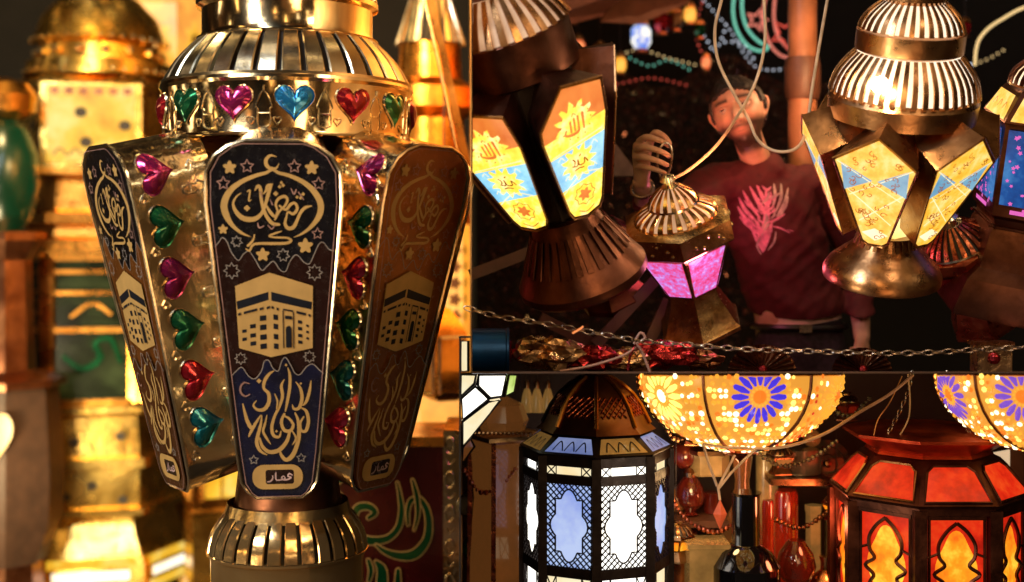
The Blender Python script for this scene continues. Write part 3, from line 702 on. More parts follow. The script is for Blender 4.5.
def art_diamond(A, out):
    """yellow panel with blue diamonds and fine brown scrolls"""
    A.poly(out, M['print_yellow'])
    zs = [z for _, z in out]; z0, z1_ = min(zs), max(zs)
    def w_at(z):
        c = clip_half(clip_half(out, (-99, z-.01), (99, z-.01)), (99, z+.01), (-99, z+.01)); return max([abs(x) for x, _ in c] or [0])
    c = z0+(z1_-z0)*.62; hw = w_at(c)
    for q in (-1, 1):
        tri = [(q*hw*.98, c+17), (q*2, c), (q*hw*.9, c-15)]
        p = tri if q < 0 else tri[::-1]
        A.poly([(x, z) for x, z in p], M['print_blue'])
    A.poly([(-w_at(z0+13)*.9, z0+13), (0, z0+4.5), (w_at(z0+13)*.9, z0+13), (0, z0+20)], M['print_cream'])
    for q in (-1, 1):
        A.stroke([(-q*w_at(c+17)*.95, c+18), (q*w_at(c-20)*.9, c-20)], .9, M['print_cream'], smooth=False)
        A.stroke([(-q*w_at(c-12)*.9, c-13), (q*w_at(c-48)*.8, c-50)], .9, M['print_cream'], smooth=False)
    rnd = random.Random(3)
    for i in range(44):
        z = rnd.uniform(z0+8, z1_-12); x = rnd.uniform(-.72, .72)*w_at(z)
        r = rnd.uniform(2.2, 4); a = rnd.uniform(0, 6)
        A.stroke([(x+r*(1-t/7)*cos(a+t), z+r*(1-t/7)*sin(a+t)) for t in range(6)], .8, M['print_brown'], k=3)
def art_script(A, out):
    """orange top with scalloped yellow medallions on blue and the word written in orange"""
    A.poly(out, M['script_yellow'])
    zs = [z for _, z in out]; z0, z1_ = min(zs), max(zs); Hh = z1_-z0
    A.poly(clip_half(out, (-60, z1_-Hh*.36), (60, z1_-Hh*.26)), M['print_orange'])
    blue = clip_half(clip_half(out, (60, z1_-Hh*.40), (-60, z1_-Hh*.50)), (-60, z0+Hh*.22), (60, z0+Hh*.34)); A.poly(blue, M['script_blue'])
    A.stroke([(-26, z1_-Hh*.46), (26, z1_-Hh*.40)], 1.2, M['print_cream'], smooth=False)
    A.flower(1, z1_-Hh*.27, 22, M['script_yellow'], 11); A.flower(-1, z1_-Hh*.57, 19, M['script_yellow'], 11); 
    A.stroke([(-20, z0+Hh*.24), (0, z0+Hh*.33), (18, z0+Hh*.30)], 1.2, M['print_cream'])
    for p in [[(-9,-5,2),(-10,-9,2),(-4,-11,3),(3,-10,3),(4,-4,2),(4,5,2)],[(0,-8,2),(0,4,2)],[(-4,-8,2),(-4,2,2)],[(9,-9,2),(9,6,3)],[(-2,7,1),(0,9,1),(2,7,1)]]:
        A.stroke([(x, z1_-Hh*.27+z, w_) for x, z, w_ in p], 2, M['print_orange'])
    zc = z1_-Hh*.57
    for p in [[(-8,-2),(-3,-3),(-2,3),(-1,-3),(4,-3),(5,2),(8,-3)],[(-6,-7),(-2,-6),(3,-7)],[(0,6),(1.5,7)],[(-7,5),(-5,2),(-6,-1)]]: A.stroke([(x, zc+z) for x, z in p], 1.3, M['print_brown'])
    zc = z0+Hh*.17
    A.flower(0, zc, 7, M['print_orange'], 6); A.star(0, zc, 11, M['print_brown'], n=8, inner=.8, w=.8)
    A.stroke([(-8,z0+Hh*.06),(0,z0+Hh*.03),(8,z0+Hh*.06)], .9, M['print_brown'])
    for x, z in [(-18,z1_-Hh*.5),(17,z1_-Hh*.48),(-14,z1_-Hh*.66),(13,z1_-Hh*.64)]: A.stroke([(x-3,z),(x,z+3),(x+3,z-1)], .8, M['print_cream'])
    rnd = random.Random(5)
    for i in range(12):
        a = 6.28*i/12; A.disc(1+15.5*cos(a), z1_-Hh*.27+15.5*sin(a), .8, M['print_brown'], 6)

def petal_lantern(name, label, s, out, art, r_mid, z_mid, tilt, dep, yaw, sk, base, bodymat, gap_backing):
    root = empty(name, label, 'lantern', None)
    tier(root, 'base', base['prof'], bodymat, 40, s)
    ex = []
    mb = MB(); n_ = base['n']; mb.slats(base['f0'][0]*s, base['f0'][1]*s, base['f1'][0]*s, base['f1'][1]*s, n_, .6, bodymat, 1.2*s); mb.obj('fluting', root)
    tier(root, 'core', [(r, z) for r, z in base['core']], M['dark_gap'] if base.get('dark') else M['core_yellow'], 6, s, yaw)
    for k in range(6):
        petal_part(root, s, yaw+60*k, out, r_mid, z_mid, tilt, dep, art, bodymat)
    for part, prof in sk['lathes']: tier(root, part, prof, bodymat if part != 'finial' else M['brass'], 56, s)
    for (r0, z0, r1, z1_, n, bulge, th) in sk['slats']:
        mb = MB(); mb.lathe([((r0-2.5)*s, z0*s), ((r0+r1)/2*s+bulge*s*.7-2.5*s, (z0+z1_)/2*s), ((r1-2.5)*s, z1_*s)], gap_backing, n=48)
        mb.slats(r0*s, z0*s, r1*s, z1_*s, n, .56, M['brass'], th*s, bulge=bulge*s); mb.obj('slatted_cap', root)
    return root

# ---- right hand hanging lantern with bare bulb
pent = [(-9,-52),(9,-52),(14,-44),(31,22),(20,44),(0,54),(-20,44),(-31,22),(-14,-44)]
pentB = [(-7,-64),(7,-64),(12,-60),(39,34),(4,66),(-39,36),(-12,-60)]
sk = dict(lathes=[('drum', [(60,166),(69,168),(70,186),(66,192)]), ('upper_drum', [(46,230),(50,232),(50,250),(44,252)]), ('neck', [(26,276),(30,280),(28,298),(16,304)]), ('finial', [(16,304),(20,324),(10,344),(6,359)])],
          slats=[(69,191,48,230,44,5,1.6), (48,252,28,278,34,4,1.4)])
base = dict(prof=[(52,0),(58,3),(58,9),(53,18),(44,26),(29,40),(26,48),(32,52)], n=26, f0=(31,34), f1=(26,52), core=[(26,50),(36,110),(44,168)])
B = petal_lantern('petal_lantern', 'lit lantern with yellow and blue diamond panels and bright bare bulb', 3.62/F, pentB, art_diamond, 70, 108, 23, 58, 31, sk, base, M['brass'], M['lining'])
place(B, 881, 279, 3.62, 0, pitch=20, roll=1)
mb = MB(); a = P(880, 85, 3.28); mb.ball((0,0,0), .022, M['bulb'], 12); o = mb.obj('bulb', B); o.matrix_parent_inverse = B.matrix_world.inverted(); o.location = a
mb = MB(); mb.ball((0,0,0), .017, M['brass'], 12); mb.bar((0,0,0),(0,.05,.01), .012, M['brass']);
BULB = a
# ---- left hand hanging lantern, cut by the partition
big = [(-16,-66),(0,-71),(16,-66),(21,-56),(36,30),(32,44),(0,68),(-32,44),(-36,30),(-21,-56)]
pentA = [(-14,-66),(0,-70),(14,-66),(18,-58),(34,28),(33,62),(-8,70),(-34,36),(-34,24),(-18,-58)]
sk = dict(lathes=[('drum', [(48,196),(58,200),(58,238),(54,242)]), ('upper_drum', [(30,274),(34,278),(34,300),(26,304)]), ('neck', [(20,330),(20,340),(10,350)]), ('finial', [(10,350),(14,365),(4,385)])],
          slats=[(60,240,34,275,30,3,1.6), (34,300,18,330,22,3,1.4)])
base = dict(prof=[(58,-14),(62,-10),(62,-3),(54,10),(49,17),(36,40),(31,58),(38,64)], n=30, f0=(51,15), f1=(35,46), core=[(34,60),(46,130),(56,198)], dark=True)
Al = petal_lantern('petal_lantern', 'lit lantern with orange and blue script panels, beside the partition', 3.72/F, pentA, art_script, 68, 132, 17, 46, 22, sk, base, M['bronze'], M['lining_dim'])
place(Al, 581, 268, 3.5, 0, pitch=22, roll=-19)
crop([Al])

# ---- generic small lantern with round slatted caps and an n-sided glazed body
def hex_lantern(name, label, s, n, yaw, base, body, panel, rim, caps, metalm, gap_backing, group=None, dots=True, pmat='print_magenta', art=None, knob=True):
    root = empty(name, label, 'lantern', group)
    tier(root, 'base', base, metalm, n, s, yaw)
    tier(root, 'body_frame', body, metalm, n, s, yaw)
    (r0, z0), (r1, z1_) = panel
    for k in range(n):
        mp = face_map(n, k, r0, s, yaw, z0, r1, z1_-z0); mb = MB()
        hw0 = r0*math.tan(pi/n)*cos(pi/n)*.86; hw1 = r1*math.tan(pi/n)*cos(pi/n)*.86
        mb.add([mp(-hw0,z0,.002), mp(hw0,z0,.002), mp(hw1,z1_,.002), mp(-hw1,z1_,.002)], [(0,1,2,3)], M[pmat])
        if art: art(mb, mp, hw0, hw1, z0, z1_)
        mb.obj('glass_panel', root)
    if rim:
        def dd(mb, s):
            if not dots: return
            for k in range(n):
                mp = face_map(n, k, rim[1][0], s, yaw, rim[1][1], rim[2][0], rim[2][1]-rim[1][1]); zc = (rim[1][1]+rim[2][1])/2
                for x, z in [(-12,zc-2),(-4,zc-5),(2,zc+4),(12,zc),(16,zc-5)]: mb.ball(mp(x*rim[1][0]/52, z, .001), 1.7*s, M['silver'], 8)
        tier(root, 'rim_band', rim, metalm, n, s, yaw, dd)
    for (r0, z0, r1, z1_, m_, bulge) in caps:
        mb = MB(); mb.lathe([((r0-1.5)*s, z0*s), ((r0+r1)/2*s+bulge*s*.75-1.5*s, (z0+z1_)/2*s), ((r1-1.5)*s, z1_*s)], gap_backing, n=40)
        mb.slats(r0*s, z0*s, r1*s, z1_*s, m_, .6, metalm, 1.1*s, bulge=bulge*s)
        mb.lathe([((r0-1)*s,(z0-2)*s),((r0+1.5)*s,(z0-1)*s),((r0+1)*s,(z0+1)*s)], M['silver'], n=40, cap=False); mb.obj('slatted_cap', root)
    if knob:
        r0, z0 = caps[-1][2], caps[-1][3]
        mb = MB(); mb.lathe([(r0*s, z0*s), (r0*.5*s, (z0+3)*s), (r0*.9*s,(z0+7)*s), (r0*.6*s,(z0+11)*s), (.1*s,(z0+13)*s)], M['silver'], n=20); mb.obj('knob', root)
    return root
M['brass_warm'] = metal('embossed_brass', (.95,.64,.32), (.5,.25,.09), .2, .3, 60, bdist=.002)
Cc = hex_lantern('pink_glass_lantern', 'small brass lantern with pink lit glass, held up by the man on its ring', 3.95/F, 6, 20,
   [(44,0),(44,4),(40,8),(28,34),(26,44)], [(26,44),(27,46),(50,98),(54,100)], ((28,48),(49,96)), [(55,100),(57,102),(57,122),(50,125)],
   [(40,124,24,138,26,5), (24,139,9,156,18,3)], M['brass_warm'], M['lining_dim'])
place(Cc, 701, 326, 3.95, 0, pitch=24, roll=-16)
# wire ring handle with the lantern
ML = Cc.matrix_world.inverted()
mb = MB(); pts = [P(661,180,3.86), P(657,163,3.84), P(660,148,3.83), P(667,143,3.83), P(672,151,3.83), P(671,166,3.84), P(665,180,3.86)]
mb.tube([ML @ Vector(q) for q in cr([tuple(p) for p in pts], 5)], .0035, M['chrome']); mb.obj('ring_handle', Cc)
def stars_art(mb, mp, h0, h1, z0, z1_):
    rnd = random.Random(int(h0*10)+int(mp(0,0,0)[0]*1000)); A = Art(mb, lambda x, y, h: mp(x, y, .003+h))
    for i in range(46):
        z = rnd.uniform(z0+6, z1_-5); x = rnd.uniform(-.85, .85)*min(h0, h1)
        A.starfill(x, z, rnd.uniform(1.2, 2.8), M['pink_dot'], 5, .55, rot=rnd.uniform(0, 6))
    A.poly([(-h0*.6, z0+2), (h0*.6, z0+2), (h0*.6, z0+6), (-h0*.6, z0+6)], M['pink_dot'])
D_ = hex_lantern('blue_panel_lantern', 'lit lantern with blue panels scattered with pink stars, at the right edge', 3.9/F, 6, 28,
   [(96,0),(96,6),(84,34),(70,44),(62,78),(58,84),(60,92)], [(60,92),(64,96),(64,182),(66,186)], ((63,98),(65,180)), [(66,186),(64,190),(50,212),(46,216)],
   [(46,218,14,250,32,9), (14,254,6,270,14,2)], M['bronze'], M['lining'], pmat='blue_panel', art=stars_art, dots=False)
for k in range(6):
    mb = MB(); mp = face_map(6, k, 65, 3.9/F, 28, 187, 52, 24)
    mb.add([mp(-28,188,.004), mp(28,188,.004), mp(21,210,.004), mp(-21,210,.004)], [(0,1,2,3)], M['print_yellow'])
    A = Art(mb, lambda x, y, h, mp=mp: mp(x, y, .005+h)); [A.stroke([(x-3,196),(x,202),(x+4,198)], 1, M['print_brown']) for x in (-14, 0, 14)]
    mb.obj('roof_panel', D_)
mb = MB()
for k in range(6):
    mp = face_map(6, k, 66, 3.9/F, 28, 44, 60, 40)
    for x, z in ((-12,66),(0,58),(12,68),(2,72)):
        mb.add([mp(x+3*cos(t), z+3*sin(t), .004) for t in [2*pi*i/10 for i in range(10)]], [tuple(range(10))], M['dark_gap'])
    mb.bar(mp(-34,84,.0), mp(34,84,.0), .006, M['bronze'])
mb.obj('pierced_skirt', D_)
place(D_, 1024, 300, 3.9, 0, pitch=18, roll=2)
# reddish foil lantern foot below
M['red_foil'] = metal('red_foil', (.62,.2,.1), (.3,.05,.03), .25, .7, 30)
Er = hex_lantern('red_foil_lantern', 'unlit reddish foil lantern tilted beside the foot of the blue panel lantern', 4.0/F, 6, 10,
   [(38,0),(38,5),(24,36)], [(24,36),(26,40),(40,78),(42,80)], ((27,42),(39,76)), [(42,80),(44,84),(44,92),(36,94)], [(34,95,12,118,24,3)], M['red_foil'], M['dark_gap'], dots=False, pmat='heart_red')
place(Er, 988, 322, 4.0, 0, pitch=20, roll=-28)
# small dark dome lantern between the script lantern and the held one
Fr = hex_lantern('dome_lantern', 'small unlit brown lantern with ribbed dome, between the script lantern and the held pink lantern', 4.15/F, 8, 10,
   [(34,0),(34,6),(28,14),(26,22)], [(26,22),(32,26),(34,52),(36,54)], ((31,27),(33,50)), [(37,54),(38,58),(36,62)], [(36,62,26,84,22,3), (20,88,10,104,14,3)], M['bronze'], M['dark_gap'], dots=False, pmat='glass_dark')
place(Fr, 612, 296, 4.15, 0, pitch=34, roll=-20)
mb = MB(); mb.tube([P(578,200,3.75), P(560,100,3.9), P(556,-80,4.0)], .003, M['black_iron']); 

# ---- cables
def hung(name, label, pts, r, mat, cat, d=None, close=False):
    mb = MB(); mb.tube(cr([tuple(P(*p)) for p in pts], 10, close), r, mat, n=10, closed=close); o = mb.obj(name); return tag(o, label, cat)
hung('cable', 'cream cable hanging in a loop before the man, rising beside his ear', [(722,-60,3.7),(723,-10,3.7),(715,28,3.7),(718,60,3.7),(733,92,3.68),(748,118,3.66),(758,140,3.64),(775,151,3.62),(795,149,3.58),(806,132,3.55),(812,90,3.6),(822,30,3.7),(838,-60,3.8)], .0046, M['cable'], 'cable')
hung('cable', 'cream cable running down across the man\'s face to the top of the held lantern', [(764,-60,3.72),(764,-5,3.7),(765,40,3.68),(757,78,3.62),(740,112,3.66),(716,146,3.74),(690,169,3.80),(672,179,3.82),(661,182,3.83)], .0046, M['cable'], 'cable')
mb = MB(); mb.bar(P(806,-80,4.25), P(808,160,4.25), .078, M['wood_red'], .06, up=(0,1,0)); 
M['card'] = plain('orange_brown_wood', (.42,.16,.07), .4, bump=.3, bscale=10, coat=.4)
pl = MB(); a, b = P(805,-140,4.6), P(812,150,4.6); pl.lathe([(.055, 1.1), (.052, 3.6)], M['card'], n=24); pl.lathe([(.06,ZC+(HZ-95)/F*4.6),(.066,ZC+(HZ-88)/F*4.6),(.066,ZC+(HZ-60)/F*4.6),(.06,ZC+(HZ-52)/F*4.6)], M['wood_red'], n=24)
o = pl.obj('round_post'); o.location = (P(812,0,4.6).x, 4.75, 0); tag(o, 'smooth orange-brown round post with a darker band, behind the bare bulb lantern', 'post')

# ---- chain
mb = MB(); cpts = cr([tuple(P(x, y, 3.3)) for x, y in [(470,309),(500,317),(540,323),(590,332),(640,341),(690,345),(740,349),(800,351),(860,353),(920,353),(975,350),(1035,347)]], 10)
L = [Vector(p) for p in cpts]; acc = 0; i = 0; pos = L[0].copy(); k = 0; LN = .030
def along(dist):
    for a, b in zip(L[:-1], L[1:]):
        l = (b-a).length
        if dist <= l: return a+(b-a)*(dist/l), (b-a).normalized()
        dist -= l
    return None, None
dist = .0
while True:
    c, t = along(dist)
    if c is None: break
    up = Vector((0,0,1)) if k % 2 == 0 else Vector((0,1,.25)).normalized()
    n1 = (up-t*up.dot(t)).normalized(); n2 = n1
    ring = []
    for q in range(14):
        a = 2*pi*q/14; ring.append(c+t*(.0165*cos(a)*1.0)+n1*(.0062*sin(a)))
    mb.tube(ring, .0019, M['chrome'], n=6, closed=True); dist += .0255; k += 1
tag(mb.obj('chain'), 'long steel chain slung across in front of the man above the counter shelf', 'chain')
mb = MB(); p = P(577, 331, 3.29); mb.bar(p+Vector((-.012,0,-.006)), p+Vector((.012,0,.008)), .016, M['print_orange'], .004); mb.bar(p+Vector((0,0,.0)), p+Vector((.016,0,.012)), .008, M['print_orange'], .004)
tag(mb.obj('paper_tag'), 'small orange-red paper tag tied to the chain', 'tag')

# ---- crossed wooden frame bars under the lanterns
for i, (a, b, lb) in enumerate([((470,275),(600,225),'dark wooden slat sloping up behind the script lantern foot'),((540,318),(650,372),'dark wooden slat sloping down to the shelf behind the chain'),((595,345),(672,262),'wooden slat leaning up towards the held pink lantern'),((640,362),(668,300),'short dark wooden slat standing behind the held lantern foot')]):
    mb = MB(); mb.bar(P(*a, 4.05), P(*b, 4.1), .035, M['wood_red'], .02, up=(0,1,0)); tag(mb.obj('wooden_slat', smooth=0), lb, 'slat')

# ---- blue drum and trinkets on the shelf
M['blue_metal'] = metal('blue_enamel', (.003,.08,.34), (.002,.025,.12), .3, .05, 6, metallic=.7)
sD2 = 3.5/F
root = empty('blue_canister', 'dark blue metal canister on its side on the shelf, in the corner by the partition', 'canister')
mb = MB(); mb.lathe([(.055,-.09),(.062,-.085),(.062,.125),(.064,.128),(.064,.134),(.05,.135)], M['blue_metal'], n=40); o = mb.obj('barrel', root); o.matrix_local = Matrix.Rotation(R(90), 4, 'Y')
mb = MB(); mb.lathe([(.03,.136),(.032,.14),(.02,.142)], M['heart_red'], n=24); o = mb.obj('cap', root); o.matrix_local = Matrix.Rotation(R(90), 4, 'Y')
root.location = P(496-36, 351, 3.55); crop([root])
M['foil_mix'] = [metal('crumpled_foil_'+c, v, tuple(x*.4 for x in v), .25, .8, 30) for c, v in dict(a=(.5,.2,.1), b=(.7,.45,.25), c=(.55,.05,.06), d=(.25,.1,.05)).items()]
def crumple(r, mat, seed, sx=1, sz=.7, n=2):
    bm = bmesh.new(); bmesh.ops.create_icosphere(bm, subdivisions=3, radius=1)
    for v in bm.verts:
        q = v.co.copy(); f = 1+.45*noise.noise(q*2.2+Vector((seed*7.1,0,0)))+.25*noise.noise(q*5+Vector((0,seed*3.3,0)))
        v.co = Vector((q.x*f*r*sx, q.y*f*r*.7, q.z*f*r*sz))
    me = bpy.data.meshes.new('foil'); bm.to_mesh(me); bm.free(); me.materials.append(mat); return me
items = [(548,352,26,1,'crumpled brown foil heap on the shelf beside the blue canister'),(592,356,20,2,'crumpled dark red foil piece on the shelf under the orange tag'),(606,340,12,0,'small crinkled pink-red foil scrap resting on the foil pile'),
         (628,362,18,1,'crumpled copper foil piece right of the red foil on the shelf'),(665,360,22,2,'rounded rust red foil bundle standing on the shelf below the held lantern'),(700,364,16,3,'low dark foil scrap right of the rust red bundle on the shelf')]
for i, (x, y, r, k, lb) in enumerate(items):
    me = crumple(r*3.55/F, M['foil_mix'][k], i+1, 1.3, .62); o = bpy.data.objects.new('crumpled_foil', me); C.objects.link(o); d = 3.55+.02*i
    o.location = P(x, 0, d); 
    me.update(); zmin = min(v.co.z for v in me.vertices); o.location.z = P(x, 372, d).z+.004-zmin
    tag(o, lb, 'foil', 'crumpled foil pieces on the shelf')
def fan(px, py, r, lb, d=3.5):
    rt = empty('pleated_fan', lb, 'ornament', 'pleated fan ornaments on the shelf'); mb = MB(); n = 26; vs = [(0,0,0)]
    s = d/F
    for i in range(n+1):
        a = pi*i/n; vs.append((r*s*cos(a), -.006 if i % 2 else .006, r*s*sin(a)*.8))
    for i in range(n): mb.add([vs[0], vs[i+1], vs[i+2]], [(0,1,2)], M['foil_mix'][3] if i % 2 else M['bronze'])
    mb.obj('pleats', rt, smooth=0); mb = MB(); mb.ball((0,-.01,.008), .012, M['foil_mix'][2]); mb.obj('boss', rt)
    rt.location = P(px, py, d); return rt
fan(762, 371.5, 34, 'pleated pale foil fan low on the shelf below the belt of the man'); fan(862, 371.5, 30, 'bright pleated foil fan on the shelf below the bare bulb lantern')
mb = MB(); mb.box((-.045,-.03,0),(.05,.03,.075), M['foil_mix'][1]); mb.box((-.05,-.035,.0752),(.055,.035,.085), M['foil_mix'][0]); mb.ball((0,-.03,.04), .018, M['foil_mix'][2]); o = mb.obj('tin_box', smooth=0); o.location = P(990, 371.6, 3.6); tag(o, 'small brown tin box with a round boss on the shelf at the far right', 'box')
root = empty('knotted_ribbon', 'cream and red ribbon knotted on the chain beside the foil pile', 'ribbon')
for q in [[(636,344),(642,352),(650,372)],[(636,344),(630,356),(628,370)],[(636,344),(645,338),(640,333),(634,344)],[(560,371),(590,366),(622,356),(636,347)]]:
    mb = MB(); mb.tube(cr([tuple(P(x, y, 3.33)) for x, y in q], 6), .0035, M['roseprint'] if len(q) != 3 or q[1][0] > 640 else M['foil_mix'][2]); mb.obj('ribbon_tail', root)

# ---- strings of tiny lights
def bead_mat(n, c, e): return plain(n, tuple(x*.3 for x in c), .4, emit=c, es=e, var=.0)
M['bead_green'] = bead_mat('green_beads', (.25,.9,.65), .8); M['bead_rose'] = bead_mat('rose_beads', (1.0,.28,.2), .8); M['bead_warm'] = bead_mat('warm_beads', (1,.7,.3), 1.2); M['bead_white'] = bead_mat('white_beads', (.75,.85,1), 1.1); M['bead_red'] = bead_mat('red_beads', (1,.12,.08), .7)
def beads(name, label, paths, d, mat, r=.006, gap=.017, cat='string lights', loc=None):
    rt = empty(name, label, cat); mb = MB(); wr = MB()
    for pts, closed in paths:
        L = [Vector(p) for p in cr([tuple(P(x, y, d)) for x, y in pts], 8, closed)]
        if closed: L.append(L[0])
        wr.tube(L, r*.35, M['wood_dark'], n=5)
        acc = 0
        for a, b in zip(L[:-1], L[1:]):
            l = (b-a).length
            while acc <= l: mb.ball(a+(b-a)*(acc/l if l else 0), r, mat, 6); acc += gap
            acc -= l
    mb.obj('bulbs', rt); wr.obj('wire', rt); return rt
def starpath(x, y, r, a0=-pi/2): return [(x+(r if i % 2 == 0 else r*.42)*cos(a0+pi*i/5), y+(r if i % 2 == 0 else r*.42)*sin(a0+pi*i/5)) for i in range(10)]
beads('crescent_light', 'green neon crescent with its rose star, hanging above the man', [([(736,-18),(733,10),(737,30),(747,45),(760,51),(768,47),(758,41),(747,28),(742,8),(744,-18)], False)], 6.2, M['bead_green'], .0075, .014)
beads('crescent_light', 'rose neon crescent hanging between the green crescent and the round post', [([(770,-18),(764,5),(764,25),(770,44),(782,56),(800,58),(790,50),(778,36),(774,18),(775,-2),(778,-18)], False)], 6.1, M['bead_rose'], .0075, .014)
def poly_light(lb, x, y, r, mat, d, a0=-pi/2):
    rt = empty('star_light', lb, 'string lights'); mb = MB(); ps = [P(a, b, d) for a, b in starpath(x, y, r, a0)]
    mb.tube(ps, .006, mat, n=6, closed=True); mb.obj('star_tube', rt); return rt
poly_light('rose neon star inside the green crescent', 757, 20, 11, M['bead_rose'], 6.15, -pi/2+.3); poly_light('dim red neon star beside the rose crescent', 786, 34, 16, M['bead_red'], 6.05, -pi/2+.5)
beads('string_light', 'warm white string of lights curving up to the blue panel lantern', [([(975,64),(976,50),(980,38),(990,27),(1004,18),(1018,10),(1034,4)], False)], 5.5, M['bead_warm'], .0075, .0155)
beads('string_light', 'cool white string of tiny lights draped right of the slatted lantern cap', [([(922,8),(935,5),(945,2),(938,8),(931,18)], False), ([(946,58),(950,48),(956,46),(958,56),(964,62),(972,66),(962,74)], False)], 5.4, M['bead_white'], .007, .02)
beads('string_light', 'thin rose string of lights hanging left of the man\'s head', [([(702,3),(697,20),(696,36),(702,54)], False)], 6.3, M['bead_red'], .006, .03)
beads('string_light', 'sparse white string of lights sagging over the tinsel heap', [([(700,30),(710,45),(714,52),(722,38),(726,24)], False), ([(725,42),(742,44),(756,62)], False)], 6.4, M['bead_white'], .006, .035)

for lb, pts, mt in [('sagging string of warm lights high left behind the script lantern', [(560,40),(585,52),(612,56),(640,50),(668,58),(700,66)], 'bead_warm'), ('sparse rose string of lights sloping down across the dark behind', [(575,70),(610,84),(650,78),(690,86)], 'bead_red'), ('white string of lights at the top between the green crescent and the post', [(700,-4),(716,14),(730,30),(752,64),(775,70),(798,64)], 'bead_white'), ('faint warm string of lights right of the bare bulb lantern', [(958,90),(966,70),(990,58),(1004,50)], 'bead_warm'), ('green string of lights in the dark left of the cables', [(630,58),(650,66),(668,60),(690,70)], 'bead_green')]:
    beads('string_light', lb, [(pts, False)], 6.5, M[mt], .0055, .032)
# ---- back wall stuff, tinsel heap, hanging goods
wb = MB(); wb.box((P(471,0,8.7).x, 8.7, 1.12), (6, 8.78, 6), M['wall_dark']); 
M['tinsel'] = [plain('tinsel_brown', (.05,.016,.01), .35, metallic=.6), plain('tinsel_wine', (.06,.008,.008), .35, metallic=.5), metal('tinsel_glint', (.7,.6,.5), None, .15, 0, 20), plain('tinsel_dark', (.02,.008,.006), .5)]
rnd = random.Random(4)
mb = MB()
for i in range(16000):
    x = rnd.uniform(480, 830); y = rnd.uniform(0, 1)
    top = 95-30*math.exp(-((x-740)/70)**2)-22*math.exp(-((x-600)/60)**2)+10*sin(x*.05)
    yy = top+(350-top)*y**1.6; d = 7.1-1.2*y+rnd.uniform(-.12,.12); c = P(x, yy, d); r = rnd.uniform(.004, .013)
    u = Vector((rnd.gauss(0,1), rnd.gauss(0,1), rnd.gauss(0,1))).normalized(); v = u.orthogonal().normalized()
    k = rnd.random(); m_ = M['tinsel'][2] if k < .035 else M['tinsel'][1] if k < .3 else M['tinsel'][0] if k < .7 else M['tinsel'][3]
    w_ = u.cross(v); mb.add([c-u*r*1.6, c+v*r*.5, c+u*r*1.6, c-v*r*.5+w_*r*.4], [(0,1,2),(0,2,3)], m_)
o = mb.obj('tinsel_heap', smooth=0); tag(o, 'dark heap of glinting tinsel and trinkets behind the man', None, None, 'stuff')
mb = MB(); hp = [(480,1.35),(560,1.05),(640,1.0),(740,1.1),(830,1.4)]
vs = []; fs = []
for j in range(6):
    for i in range(14):
        x = 478+27*i; t = j/5; top = 108-30*math.exp(-((x-740)/70)**2)-22*math.exp(-((x-600)/60)**2)
        p = P(x, top+(390-top)*t, 7.25-1.2*t); vs.append(tuple(p+Vector((0, .1*noise.noise(p*2), 0))))
for j in range(5):
    for i in range(13): fs.append((j*14+i, j*14+i+1, (j+1)*14+i+1, (j+1)*14+i))
mb.add(vs, fs, M['wall_dark']); tag(mb.obj('dark_cloth_slope', smooth=60), 'dark cloth covered slope under the tinsel behind the man', 'cloth')
# pinkish board and dark bundle, upper left of the bay
M['glitter'] = plain('glitter_board', (.32,.14,.1), .45, metallic=.3, var=.7, bscale=160, bump=.6)
rt = empty('glitter_canopy', 'pinkish brown glitter covered canopy board above the script lantern', 'canopy')
mb = MB(); q = [P(516,-14,5.2), P(640,-14,5.6), P(626,10,5.7), P(560,27,5.2), P(528,24,5.0)]; mb.add(q+[v+Vector((0,.02,.02)) for v in q], [(0,1,2,3,4),(9,8,7,6,5)]+[(i,(i+1)%5,5+(i+1)%5,5+i) for i in range(5)], M['glitter']); mb.obj('board', rt, smooth=0)
mb = MB(); q = [P(626,-14,5.55), P(690,-14,5.8), P(690,2,5.8), P(640,24,5.6), P(600,22,5.5)]; mb.add(q+[v+Vector((0,.02,.02)) for v in q], [(0,1,2,3,4),(9,8,7,6,5)]+[(i,(i+1)%5,5+(i+1)%5,5+i) for i in range(5)], M['wood_red']); mb.obj('side_flap', rt, smooth=0)
me = crumple(.042, M['tinsel'][3], 9, 1.2, .8); o = bpy.data.objects.new('dark_bundle', me); C.objects.link(o); o.location = P(546, 15, 4.7); tag(o, 'small dark bundle hanging under the glitter canopy', 'bundle')
M['red_lit'] = lit('small_red_glass', [(.4,(.8,.05,.02)),(.6,(1,.3,.1))], 1.0, 14)
M['glass_blue'] = lit('blue_white_glass', [(.4,(.05,.2,.75)),(.55,(.9,.9,.8))], 1.2, 18)
sh = 6.0/F
hangers = [(578,48,9,'red_lit','tiny red lit lantern high behind the script lantern'),(620,64,8,'glass_amber','tiny amber lantern low left behind the raised fist'),(690,14,8,'glass_amber','tiny amber lantern at the top just left of the cables'),(706,62,6,'red_lit','tiny red lantern above the head of the man at left'),(572,14,8,'brass','tiny brass lantern beside the dark bundle'),(948,36,8,'heart_blue','tiny blue lantern in the dark right of the bare bulb lantern'),(965,28,7,'heart_red','tiny dim red lantern right of the tiny blue one'),(641,36,13,'glass_blue','small blue and white lit glass lantern hanging far behind, left of the cables'),(662,22,10,'heart_red','small dim red lantern hanging behind, right of the blue glass one'),(676,20,9,'brass','tiny brass lantern hanging behind, left of the first cable'),(655,2,12,'glass_amber','tiny amber lantern at the top edge above the blue glass one'),(600,60,12,'bronze','dim brown lantern hanging in the dark behind the script lantern'),(700,30,7,'heart_green','tiny green lantern hanging left of the first cream cable')]
